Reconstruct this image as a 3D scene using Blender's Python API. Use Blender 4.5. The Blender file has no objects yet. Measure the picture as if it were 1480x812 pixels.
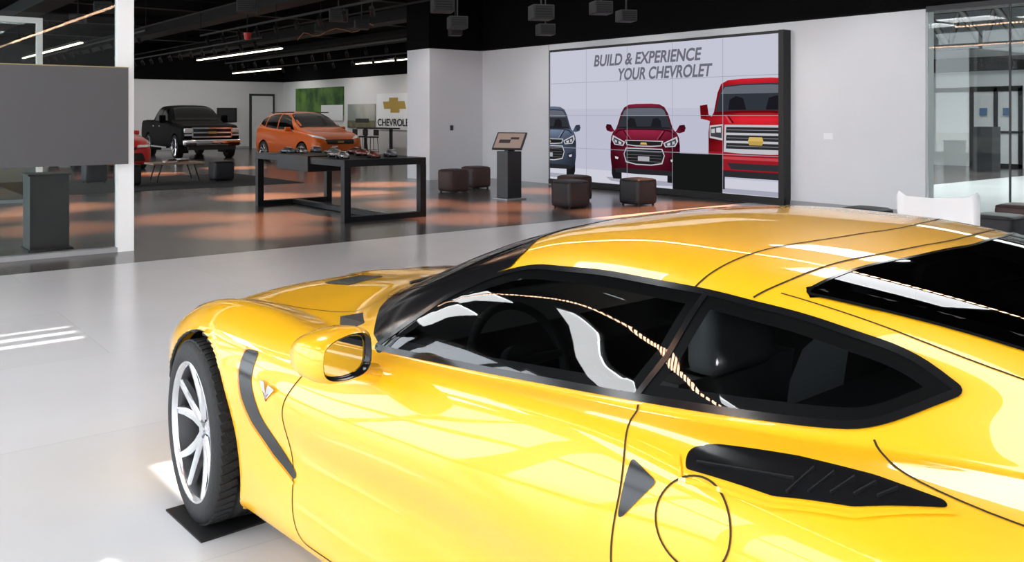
import bpy, bmesh, math, random
import numpy as np
from mathutils import Vector, Matrix
from mathutils.bvhtree import BVHTree
from mathutils.geometry import delaunay_2d_cdt
from mathutils.interpolate import poly_3d_calc
random.seed(4)
scene = bpy.context.scene
scene.view_settings.view_transform = 'Standard'
scene.view_settings.look = 'None'
scene.view_settings.exposure = 0.0

# ------------------------------------------------------------------ materials
def mat(name, col, rough=0.5, metal=0.0, coat=0.0, coat_rough=0.03, emis=None, estr=0.0, spec=0.5, noise=0.0, nscale=8.0, bump=0.0, bscale=60.0, ior=None):
    m = bpy.data.materials.new(name); m.use_nodes = True
    nt = m.node_tree; b = nt.nodes['Principled BSDF']
    b.inputs['Base Color'].default_value = (*col, 1)
    b.inputs['Roughness'].default_value = rough
    b.inputs['Metallic'].default_value = metal
    b.inputs['Coat Weight'].default_value = coat
    b.inputs['Coat Roughness'].default_value = coat_rough
    b.inputs['Specular IOR Level'].default_value = spec
    if ior: b.inputs['IOR'].default_value = ior
    if emis:
        b.inputs['Emission Color'].default_value = (*emis, 1)
        b.inputs['Emission Strength'].default_value = estr
    tc = None
    if noise > 0:
        tc = nt.nodes.new('ShaderNodeTexCoord')
        n = nt.nodes.new('ShaderNodeTexNoise'); n.inputs['Scale'].default_value = nscale
        n.inputs['Detail'].default_value = 5
        nt.links.new(tc.outputs['Object'], n.inputs['Vector'])
        mr = nt.nodes.new('ShaderNodeMapRange')
        mr.inputs[3].default_value = 1-noise; mr.inputs[4].default_value = 1+noise
        nt.links.new(n.outputs['Fac'], mr.inputs[0])
        mx = nt.nodes.new('ShaderNodeVectorMath'); mx.operation = 'SCALE'
        mx.inputs[0].default_value = col
        nt.links.new(mr.outputs[0], mx.inputs['Scale'])
        nt.links.new(mx.outputs[0], b.inputs['Base Color'])
    if bump > 0:
        if tc is None: tc = nt.nodes.new('ShaderNodeTexCoord')
        n2 = nt.nodes.new('ShaderNodeTexNoise'); n2.inputs['Scale'].default_value = bscale
        nt.links.new(tc.outputs['Object'], n2.inputs['Vector'])
        bp = nt.nodes.new('ShaderNodeBump'); bp.inputs['Strength'].default_value = bump; bp.inputs['Distance'].default_value = 0.01
        nt.links.new(n2.outputs['Fac'], bp.inputs['Height'])
        nt.links.new(bp.outputs[0], b.inputs['Normal'])
    return m
def glassmat(name, tint, ior):
    m = bpy.data.materials.new(name); m.use_nodes = True
    nt = m.node_tree; nt.nodes.clear(); o = nt.nodes.new('ShaderNodeOutputMaterial'); mx = nt.nodes.new('ShaderNodeMixShader')
    tb = nt.nodes.new('ShaderNodeBsdfTransparent'); gb = nt.nodes.new('ShaderNodeBsdfGlossy'); gb.inputs['Roughness'].default_value = .015
    tb.inputs[0].default_value = (*tint, 1); fr = nt.nodes.new('ShaderNodeFresnel'); fr.inputs[0].default_value = ior
    nt.links.new(fr.outputs[0], mx.inputs[0]); nt.links.new(tb.outputs[0], mx.inputs[1]); nt.links.new(gb.outputs[0], mx.inputs[2]); nt.links.new(mx.outputs[0], o.inputs[0])
    return m

YEL = mat('yellow_paint', (1.0, 0.515, 0.005), 0.38, 0.0, 1.0, 0.02)
GLB = mat('dark_glass', (0.004, 0.005, 0.006), 0.02, spec=0.9, ior=1.6)
TINT = glassmat('tinted_car_glass', (.66, .70, .70), 1.7)
TINTD = glassmat('dark_tinted_car_glass', (.16, .17, .18), 1.6)
BLKG = mat('gloss_black', (0.008, 0.008, 0.009), 0.15)
BLKM = mat('matte_black', (0.012, 0.012, 0.013), 0.6)
INTR = mat('interior_trim', (0.025, 0.025, 0.027), 0.7)
SEAT = mat('grey_seat_leather', (0.17, 0.17, 0.175), 0.5, bump=.1, bscale=150)
GAP = mat('panel_gap', (0.03, 0.015, 0.002), 0.8)
RUB = mat('tyre_rubber', (0.014, 0.014, 0.015), 0.65, bump=0.3, bscale=90)
ALU = mat('alloy_silver', (0.72, 0.73, 0.75), 0.25, 0.9)
CHR = mat('chrome', (0.8, 0.8, 0.82), 0.08, 1.0)
DISC = mat('brake_disc', (0.12, 0.12, 0.125), 0.4, 1.0)
MIRG = mat('mirror_glass', (0.6, 0.62, 0.65), 0.02, 1.0)
REDL = mat('red_lens', (0.35, 0.004, 0.004), 0.1, coat=1)
CLRL = mat('clear_lens', (0.75, 0.78, 0.82), 0.08, 0.4, coat=1)
WALL = mat('white_wall_paint', (0.72, 0.73, 0.76), 0.7, noise=0.02, nscale=2)
WALLB = mat('far_wall_paint', (0.70, 0.70, 0.70), 0.7, noise=0.02, nscale=2)
CEIL = mat('black_ceiling_paint', (0.003, 0.003, 0.0035), 0.9, spec=0.1)
DUCT = mat('black_duct_paint', (0.006, 0.006, 0.007), 0.6, spec=0.3)
DGREY = mat('dark_grey_laminate', (0.022, 0.024, 0.027), 0.4)
TBL = mat('black_table_laminate', (0.006, 0.007, 0.009), 0.38, spec=.3)
LEA = mat('black_leather', (0.016, 0.016, 0.020), 0.5, noise=0.2, bump=0.2, bscale=120)
LEB = mat('brown_leather', (0.055, 0.030, 0.026), 0.55, noise=0.2, bump=0.2, bscale=120)
WFR = mat('white_frame_glow_paint', (0.85, 0.86, 0.87), 0.4, emis=(1, 1, 1), estr=0.25)  # frame is no lamp; its brightness is lifted by emission in the paint
PGREY = mat('grey_panel', (0.115, 0.115, 0.12), 0.5)
BRASS = mat('panel_edge', (0.45, 0.36, 0.16), 0.4)
WOOD = mat('oak_top', (0.42, 0.28, 0.17), 0.45, noise=0.25, nscale=20)
ORG = mat('orange_paint', (0.75, 0.13, 0.003), 0.35, 0.0, 0.4)
BLKP = mat('black_car_paint', (0.0015, 0.0018, 0.0025), 0.45, 0.0, 0.0, spec=0.05)
BLKW = mat('truck_window', (0.002, 0.002, 0.003), 0.15, spec=0.2)
REDP = mat('red_car_paint', (0.62, 0.015, 0.012), 0.3, 0.1, 0.5)
WPL = mat('white_plastic', (0.85, 0.86, 0.88), 0.3)
RUG = mat('charcoal_rug', (0.035, 0.035, 0.038), 0.9, noise=0.3, nscale=40)
REDA = mat('alarm_red', (0.6, 0.02, 0.02), 0.4)
GOLD = mat('gold_emblem', (0.55, 0.36, 0.08), 0.35, 0.4)
LAMP = mat('linear_lamp', (1, 1, 1), 0.5, emis=(1.0, 0.86, 0.66), estr=5)
SKYP = mat('light_panel', (1, 1, 1), 0.5, emis=(0.95, 0.98, 1.0), estr=8)

def emat(name, col, s=1.0):
    m = bpy.data.materials.new(name); m.use_nodes = True
    nt = m.node_tree; nt.nodes.clear()
    o = nt.nodes.new('ShaderNodeOutputMaterial'); e = nt.nodes.new('ShaderNodeEmission')
    e.inputs[0].default_value = (*col, 1); e.inputs[1].default_value = s
    nt.links.new(e.outputs[0], o.inputs[0]); return m

# ------------------------------------------------------------------ mesh builder
class MB:
    def __init__(s): s.v = []; s.f = []; s.m = []; s.sm = []
    def add(s, vs, fs, mi=0, smooth=False, M=None):
        o = len(s.v)
        for p in vs:
            p = Vector(p)
            s.v.append(M @ p if M else p)
        for f in fs:
            s.f.append([i+o for i in f]); s.m.append(mi); s.sm.append(smooth)
    def box(s, c, d, mi=0, M=None, ch=0.0):
        cx, cy, cz = c; a, b, h = d[0]/2, d[1]/2, d[2]/2
        if ch <= 0:
            vs = [(cx+i*a, cy+j*b, cz+k*h) for i in (-1, 1) for j in (-1, 1) for k in (-1, 1)]
            fs = [(0,1,3,2),(4,6,7,5),(0,4,5,1),(2,3,7,6),(0,2,6,4),(1,5,7,3)]
            s.add(vs, fs, mi, False, M); return
        bm = bmesh.new(); bmesh.ops.create_cube(bm, size=1)
        for v in bm.verts: v.co = Vector((cx+v.co.x*2*a, cy+v.co.y*2*b, cz+v.co.z*2*h))
        bmesh.ops.bevel(bm, geom=bm.edges[:], offset=ch, segments=3, profile=0.5, affect='EDGES')
        bm.verts.index_update()
        s.add([v.co.copy() for v in bm.verts], [[v.index for v in f.verts] for f in bm.faces], mi, ch > 0.015, M)
        bm.free()
    def b2(s, p, q, mi=0, ch=0.0):
        s.box([(p[i]+q[i])/2 for i in range(3)], [abs(q[i]-p[i]) for i in range(3)], mi, None, ch)
    def cyl(s, p0, p1, r0, r1=None, n=16, mi=0, M=None, smooth=True, caps=True):
        r1 = r0 if r1 is None else r1
        p0, p1 = Vector(p0), Vector(p1); d = (p1-p0).normalized()
        u = d.orthogonal().normalized(); w = d.cross(u)
        vs = []
        for p, r in ((p0, r0), (p1, r1)):
            for k in range(n):
                a = 2*math.pi*k/n; vs.append(p+u*r*math.cos(a)+w*r*math.sin(a))
        s.add(vs, [(k, (k+1) % n, n+(k+1) % n, n+k) for k in range(n)], mi, smooth, M)
        if caps:
            s.add(vs[:n], [list(range(n))[::-1]], mi, False, M); s.add(vs[n:], [list(range(n))], mi, False, M)
    def rings(s, rings, mi=0, caps=True, smooth=True, M=None, closed=True):
        n = len(rings[0]); vs = [p for r in rings for p in r]; fs = []
        for i in range(len(rings)-1):
            for k in range(n if closed else n-1):
                fs.append((i*n+k, i*n+(k+1) % n, (i+1)*n+(k+1) % n, (i+1)*n+k))
        s.add(vs, fs, mi, smooth, M)
        if caps:
            s.add(rings[0], [list(range(n))[::-1]], mi, False, M); s.add(rings[-1], [list(range(n))], mi, False, M)
    def lathe_y(s, prof, n=48, mi=0, c=(0, 0, 0)):
        rs = []
        for r, y in prof:
            rs.append([(c[0]+r*math.cos(2*math.pi*k/n), c[1]+y, c[2]+r*math.sin(2*math.pi*k/n)) for k in range(n)])
        s.rings(rs, mi, caps=False)
    def poly(s, pts, mi=0): s.add(pts, [list(range(len(pts)))], mi)
    def build(s, name, mats, parent=None, M=None, recalc=True):
        me = bpy.data.meshes.new(name)
        me.from_pydata([tuple(v) for v in s.v], [], s.f)
        for m in (mats if isinstance(mats, (list, tuple)) else [mats]): me.materials.append(m)
        me.polygons.foreach_set('material_index', s.m); me.polygons.foreach_set('use_smooth', s.sm)
        if recalc:
            bm = bmesh.new(); bm.from_mesh(me); bmesh.ops.recalc_face_normals(bm, faces=bm.faces[:]); bm.to_mesh(me); bm.free()
        me.update()
        ob = bpy.data.objects.new(name, me); scene.collection.objects.link(ob)
        if parent: ob.parent = parent
        if M: ob.matrix_world = M
        return ob

def empty(name, loc=(0, 0, 0), rz=0.0):
    e = bpy.data.objects.new(name, None); scene.collection.objects.link(e)
    e.location = loc; e.rotation_euler = (0, 0, rz); e.empty_display_size = 0.2
    return e

def text_mesh(name, txt, width, height, matl, M, shear=0.0, bold=0.0, parent=None):
    cu = bpy.data.curves.new(name+'_c', 'FONT'); cu.body = txt; cu.size = 1; cu.offset = bold
    ob = bpy.data.objects.new('tmp', cu); scene.collection.objects.link(ob)
    bpy.context.view_layer.update()
    dg = bpy.context.evaluated_depsgraph_get()
    me = bpy.data.meshes.new_from_object(ob.evaluated_get(dg))
    bpy.data.objects.remove(ob)
    xs = [v.co.x for v in me.vertices]; ys = [v.co.y for v in me.vertices]
    x0, x1, y0, y1 = min(xs), max(xs), min(ys), max(ys)
    for v in me.vertices:
        y = (v.co.y-y0)/(y1-y0)*height
        v.co = Vector(((v.co.x-x0)/(x1-x0)*width+shear*y, y, 0))
    me.materials.clear(); me.materials.append(matl)
    o = bpy.data.objects.new(name, me); scene.collection.objects.link(o)
    if parent: o.parent = parent
    o.matrix_local = M
    return o

# ------------------------------------------------------------------ interpolation
def pchip(xs, ys, xq):
    xs = np.array(xs, float); ys = np.array(ys, float)
    o = np.argsort(xs); xs = xs[o]; ys = ys[o]
    h = np.diff(xs); d = np.diff(ys)/h; n = len(xs); m = np.zeros(n)
    if n > 2:
        for i in range(1, n-1):
            if d[i-1]*d[i] > 0:
                w1 = 2*h[i]+h[i-1]; w2 = h[i]+2*h[i-1]
                m[i] = (w1+w2)/(w1/d[i-1]+w2/d[i])
    m[0] = d[0]; m[-1] = d[-1]
    xq = np.clip(xq, xs[0], xs[-1])
    i = np.clip(np.searchsorted(xs, xq)-1, 0, n-2)
    t = (xq-xs[i])/h[i]
    return ((2*t**3-3*t**2+1)*ys[i]+(t**3-2*t**2+t)*h[i]*m[i]+(-2*t**3+3*t**2)*ys[i+1]+(t**3-t**2)*h[i]*m[i+1])

def gblur(a, sig, axis=0):
    if sig <= 0: return a
    r = int(3*sig+1); k = np.exp(-0.5*(np.arange(-r, r+1)/sig)**2); k /= k.sum()
    a = np.moveaxis(a, axis, 0)
    p = np.pad(a, [(r, r)]+[(0, 0)]*(a.ndim-1), mode='reflect', reflect_type='odd')
    out = sum(k[j]*p[j:j+a.shape[0]] for j in range(2*r+1))
    return np.moveaxis(out, 0, axis)

def section_sample(C, per):
    N, K, _ = C.shape
    seg = np.linalg.norm(np.diff(C, axis=1), axis=2)+1e-5
    seg = seg**0.75
    T = np.zeros_like(C)
    d = np.diff(C, axis=1)/seg[:, :, None]
    for i in range(1, K-1):
        h0 = seg[:, i-1, None]; h1 = seg[:, i, None]
        T[:, i] = (d[:, i-1]*h1+d[:, i]*h0)/(h0+h1)
    T[:, 0] = d[:, 0]; T[:, -1] = d[:, -1]
    T[:, -1, 1] = 0
    out = []
    for i in range(K-1):
        h = seg[:, i, None]
        for k in range(per):
            t = k/per
            out.append((2*t**3-3*t**2+1)*C[:, i]+(t**3-2*t**2+t)*h*T[:, i]+(-2*t**3+3*t**2)*C[:, i+1]+(t**3-t**2)*h*T[:, i+1])
    out.append(C[:, -1])
    return np.stack(out, axis=1)

def loft_body(name, xs, C, per, matl, parent, arches, secblur=1.5, ends=True):
    S = section_sample(C, per)
    full = np.concatenate([S, (S*np.array([-1, 1]))[:, -2::-1]], axis=1)
    if secblur > 0: full = gblur(full, secblur, axis=1)
    N, R, _ = full.shape
    rings = []
    def ring(x, r): rings.append(np.concatenate([np.full((R, 1), x), r], axis=1))
    def scaled(r, sy, sz):
        zc = (r[:, 1].min()+r[:, 1].max())/2
        q = r.copy(); q[:, 0] *= sy; q[:, 1] = zc+(q[:, 1]-zc)*sz; return q
    if ends:
        ring(xs[0]+.030, scaled(full[0], .70, .60)); ring(xs[0]+.022, scaled(full[0], .90, .86)); ring(xs[0]+.010, scaled(full[0], .97, .96))
    for i in range(N): ring(xs[i], full[i])
    if ends:
        ring(xs[-1]-.010, scaled(full[-1], .97, .96)); ring(xs[-1]-.02, scaled(full[-1], .90, .88)); ring(xs[-1]-.026, scaled(full[-1], .70, .65))
    V = np.concatenate(rings, axis=0); n = len(rings)
    inside = np.zeros(len(V), bool)
    for (ax, az, ar) in arches:
        d = np.hypot(V[:, 0]-ax, V[:, 2]-az)
        inside |= (d < ar) & (np.abs(V[:, 1]) > 0.45)
    faces = []
    for i in range(n-1):
        for k in range(R):
            k2 = (k+1) % R
            f = (i*R+k, i*R+k2, (i+1)*R+k2, (i+1)*R+k)
            if all(inside[j] for j in f): continue
            faces.append(f)
    faces.append(tuple(range(R))); faces.append(tuple((n-1)*R+k for k in range(R-1, -1, -1)))
    used = np.zeros(len(V), bool)
    for f in faces:
        for j in f: used[j] = True
    for (ax, az, ar) in arches:
        dx = V[:, 0]-ax; dz = V[:, 2]-az; d = np.hypot(dx, dz)
        w = (d < ar) & (np.abs(V[:, 1]) > 0.45) & used
        V[w, 0] = ax+dx[w]/d[w]*ar; V[w, 2] = az+dz[w]/d[w]*ar
    idx = -np.ones(len(V), int); idx[used] = np.arange(used.sum())
    V2 = V[used]; F2 = [tuple(int(idx[j]) for j in f) for f in faces]
    me = bpy.data.meshes.new(name); me.from_pydata(V2.tolist(), [], F2)
    me.materials.append(matl)
    bm = bmesh.new(); bm.from_mesh(me); bmesh.ops.remove_doubles(bm, verts=bm.verts[:], dist=0.0002)
    bmesh.ops.recalc_face_normals(bm, faces=bm.faces[:]); bm.to_mesh(me); bm.free()
    me.polygons.foreach_set('use_smooth', [True]*len(me.polygons)); me.update()
    ob = bpy.data.objects.new(name, me); scene.collection.objects.link(ob); ob.parent = parent
    return ob

# ------------------------------------------------------------------ draping on a body
class Drape:
    def __init__(s, ob):
        me = ob.data
        s.co = [v.co.copy() for v in me.vertices]; s.no = [v.normal.copy() for v in me.vertices]
        s.fa = [list(p.vertices) for p in me.polygons]
        s.bvh = BVHTree.FromPolygons(s.co, s.fa)
    def hit(s, p, mode):
        if mode == 'side': o, d = Vector((p[0], 3, p[1])), Vector((0, -1, 0))
        elif mode == 'top': o, d = Vector((p[0], p[1], 4)), Vector((0, 0, -1))
        elif mode == 'front': o, d = Vector((6, p[0], p[1])), Vector((-1, 0, 0))
        else: o, d = Vector((-9, p[0], p[1])), Vector((1, 0, 0))
        loc, n, fi, _ = s.bvh.ray_cast(o, d)
        if loc is None:
            loc, n, fi, _ = s.bvh.find_nearest(o+d*2.0)
        f = s.fa[fi]
        if len(f) > 6: return loc, n
        w = poly_3d_calc([s.co[i] for i in f], loc)
        nn = Vector((0, 0, 0))
        for wi, i in zip(w, f): nn += s.no[i]*wi
        return loc, nn.normalized()
    def patch(s, outline, mode, sp=0.03, off=0.002):
        pts = [Vector(p) for p in densify(outline, sp)]
        n = len(pts); xs = [p.x for p in pts]; ys = [p.y for p in pts]
        inner = []
        x = min(xs)+sp/2
        while x < max(xs):
            y = min(ys)+sp/2
            while y < max(ys):
                if inpoly(x, y, pts) and min((q-Vector((x, y))).length for q in pts) > sp*0.5: inner.append(Vector((x, y)))
                y += sp
            x += sp
        vs, es, fs, *_ = delaunay_2d_cdt(pts+inner, [(i, (i+1) % n) for i in range(n)], [], 1, 1e-6)
        V = []; Nn = []
        for p in vs:
            l, nn = s.hit(p, mode); V.append(l+nn*off); Nn.append(nn)
        F = []
        for f in fs:
            c = sum((vs[i] for i in f), Vector((0, 0)))/len(f)
            if inpoly(c.x, c.y, pts): F.append(list(f))
        for f in F:
            a, b, c = V[f[0]], V[f[1]], V[f[2]]
            if (b-a).cross(c-a).dot(Nn[f[0]]) < 0: f.reverse()
        return V, F, Nn
    def ribbon(s, path, mode, w=0.005, off=0.0012, sp=0.012, closed=False):
        pts = densify(path, sp, closed)
        H = [s.hit(p, mode) for p in pts]; n = len(H); V = []; Nn = []; F = []
        for i in range(n):
            a = H[(i-1) % n][0] if (closed or i > 0) else H[0][0]
            b = H[(i+1) % n][0] if (closed or i < n-1) else H[-1][0]
            t = (b-a).normalized(); l, nn = H[i]; sd = t.cross(nn).normalized()
            ww = w/2
            V += [l+sd*ww+nn*off, l-sd*ww+nn*off]; Nn += [nn, nn]
        for i in range(n if closed else n-1):
            j = (i+1) % n; F.append([2*i, 2*j, 2*j+1, 2*i+1])
        for f in F:
            a, b, c = V[f[0]], V[f[1]], V[f[2]]
            if (b-a).cross(c-a).dot(Nn[f[0]]) < 0: f.reverse()
        return V, F, Nn

def densify(p, sp, closed=True):
    out = []; n = len(p)
    for i in range(n if closed else n-1):
        a = Vector(p[i]); b = Vector(p[(i+1) % n]); k = max(1, int(math.ceil((b-a).length/sp)))
        for j in range(k): out.append(a.lerp(b, j/k))
    if not closed: out.append(Vector(p[-1]))
    return out
def inpoly(x, y, pts):
    c = False; n = len(pts); j = n-1
    for i in range(n):
        a, b = pts[i], pts[j]
        if (a[1] > y) != (b[1] > y) and x < (b[0]-a[0])*(y-a[1])/(b[1]-a[1])+a[0]: c = not c
        j = i
    return c
def inset(p, d):
    q = [Vector(v) for v in p]; n = len(q)
    A = sum(q[i].x*q[(i+1) % n].y-q[(i+1) % n].x*q[i].y for i in range(n))
    s = 1 if A > 0 else -1; out = []
    for i in range(n):
        a = q[i-1]; b = q[(i+1) % n]; t = b-a
        if t.length < 1e-7: out.append(q[i]); continue
        t.normalize(); out.append(q[i]+Vector((-t.y, t.x))*d*s)
    return out
def rnd(p, r=0.03, closed=True):
    out = []; n = len(p)
    for i in range(n):
        v = Vector(p[i][:2]); rr = p[i][2] if len(p[i]) > 2 else r
        if not closed and i in (0, n-1): out.append(v); continue
        a = Vector(p[(i-1) % n][:2]); b = Vector(p[(i+1) % n][:2])
        la, lb = (a-v).length, (b-v).length
        ra, rb = min(rr, la*.49), min(rr, lb*.49)
        s0 = v+(a-v).normalized()*ra; s1 = v+(b-v).normalized()*rb
        for k in range(6):
            t = k/5; out.append(s0*(1-t)**2+v*2*t*(1-t)+s1*t*t)
    return out
def mirror(part):
    V, F, N = part
    return [Vector((v.x, -v.y, v.z)) for v in V], [list(reversed(f)) for f in F], [Vector((n.x, -n.y, n.z)) for n in N]
def patch_obj(name, matl, parts, parent):
    V = []; F = []; N = []
    for v, f, n in parts:
        o = len(V); V += v; N += n; F += [[i+o for i in q] for q in f]
    me = bpy.data.meshes.new(name); me.from_pydata([tuple(v) for v in V], [], F); me.materials.append(matl)
    me.polygons.foreach_set('use_smooth', [True]*len(F)); me.update()
    me.normals_split_custom_set_from_vertices([tuple(n) for n in N])
    ob = bpy.data.objects.new(name, me); scene.collection.objects.link(ob); ob.parent = parent
    return ob
def both(p): return [p, mirror(p)]

# ------------------------------------------------------------------ wheels
def wheel(name, parent, x, y, R, w, side, spokes='twin', rimmat=ALU, steer=0.0):
    mb = MB(); h = w/2; k = R
    mb.lathe_y([(k*.74, -h*.9), (k*.78, -h), (k*.88, -h*1.03), (k*.965, -h*.95), (k*.995, -h*.78), (k*1.0, -h*.34), (k*.978, -h*.32), (k*.978, -h*.22), (k*1.0, -h*.2), (k*1.0, h*.2), (k*.978, h*.22), (k*.978, h*.32), (k*1.0, h*.34),
                (k*.995, h*.78), (k*.965, h*.95), (k*.88, h*1.03), (k*.78, h), (k*.745, h*.93)], 64, 0)
    for j in range(60):
        a = 2*math.pi*j/60
        for s0 in (1, -1):
            c = (math.cos(a)*k*.995, s0*h*.62, math.sin(a)*k*.995)
            Mx = Matrix.Translation(c) @ Matrix.Rotation(-a, 4, 'Y') @ Matrix.Rotation(.25*s0, 4, 'X')
            mb.box((0, 0, 0), (k*.02, h*.5, k*.075), 0, Mx)
    mb.lathe_y([(k*.775, h*.97), (k*.765, h*1.0), (k*.745, h*.98), (k*.725, h*.84)], 64, 1)
    mb.lathe_y([(k*.725, h*.84), (k*.68, h*.3), (k*.68, -h*.8), (k*.76, -h*.9)], 64, 2)
    mb.cyl((0, -h*.35, 0), (0, -h*.15, 0), k*.56, n=48, mi=2)
    mb.cyl((0, -h*.5, 0), (0, h*.55, 0), k*.17, k*.15, n=24, mi=1)
    mb.cyl((0, h*.5, 0), (0, h*.66, 0), k*.085, k*.075, n=20, mi=1)
    for j in range(5):
        a = 2*math.pi*j/5+.9; p = (math.cos(a)*k*.12, h*.56, math.sin(a)*k*.12); mb.cyl(p, (p[0], h*.6, p[2]), k*.022, n=8, mi=3)
    def spoke(a0, a1, w0, w1):
        rings = []
        for t in (0, .35, .7, 1):
            r = k*(.1+.63*t); a = a0+(a1-a0)*t; ww = w0+(w1-w0)*t
            yo = h*(.62+.25*t**1.5); yi = yo-h*(.36-.16*t)
            c = Vector((math.cos(a)*r, 0, math.sin(a)*r)); tn = Vector((-math.sin(a), 0, math.cos(a)))
            rings.append([c+tn*ww*.5+Vector((0, yi, 0)), c+tn*ww*.5+Vector((0, yo-.008, 0)), c+tn*ww*.3+Vector((0, yo, 0)), c-tn*ww*.3+Vector((0, yo, 0)), c-tn*ww*.5+Vector((0, yo-.008, 0)), c-tn*ww*.5+Vector((0, yi, 0))])
        mb.rings(rings, 1, smooth=False)
    n = 5 if spokes == 'twin' else 6
    for j in range(n):
        a = 2*math.pi*j/n+math.pi/2
        if spokes == 'twin':
            spoke(a-.10, a-.27, k*.13, k*.09); spoke(a+.10, a+.27, k*.13, k*.09)
        else: spoke(a, a, k*.18, k*.2)
    mb.box((k*.42, -h*.25, 0), (k*.2, h*.5, k*.45), 4, ch=.01)
    mb.cyl((0, -h*.86, 0), (0, -h*.80, 0), k*.67, n=40, mi=3)
    M = Matrix.Translation((x, y, R)) @ Matrix.Rotation(steer, 4, 'Z') @ (Matrix.Rotation(math.pi, 4, 'Z') if side < 0 else Matrix.Identity(4))
    ob = mb.build(name, [RUB, rimmat, DISC, BLKM, BLKG], parent)
    ob.matrix_local = M
    return ob

def liner(name, parent, arches, ymax, ymin):
    mb = MB()
    for (ax, az, ar) in arches:
        for sg in (1, -1):
            arc = [(-25+230*k/40) for k in range(41)]
            r0 = [(ax+(ar+.008)*math.cos(math.radians(a)), sg*ymax, az+(ar+.008)*math.sin(math.radians(a))) for a in arc]
            r1 = [(p[0], sg*ymin, p[2]) for p in r0]
            mb.rings([r0, r1], 0, caps=False, closed=False)
            mb.add(r1, [list(range(len(r1)))], 0)
    return mb.build(name, BLKM, parent)

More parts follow.
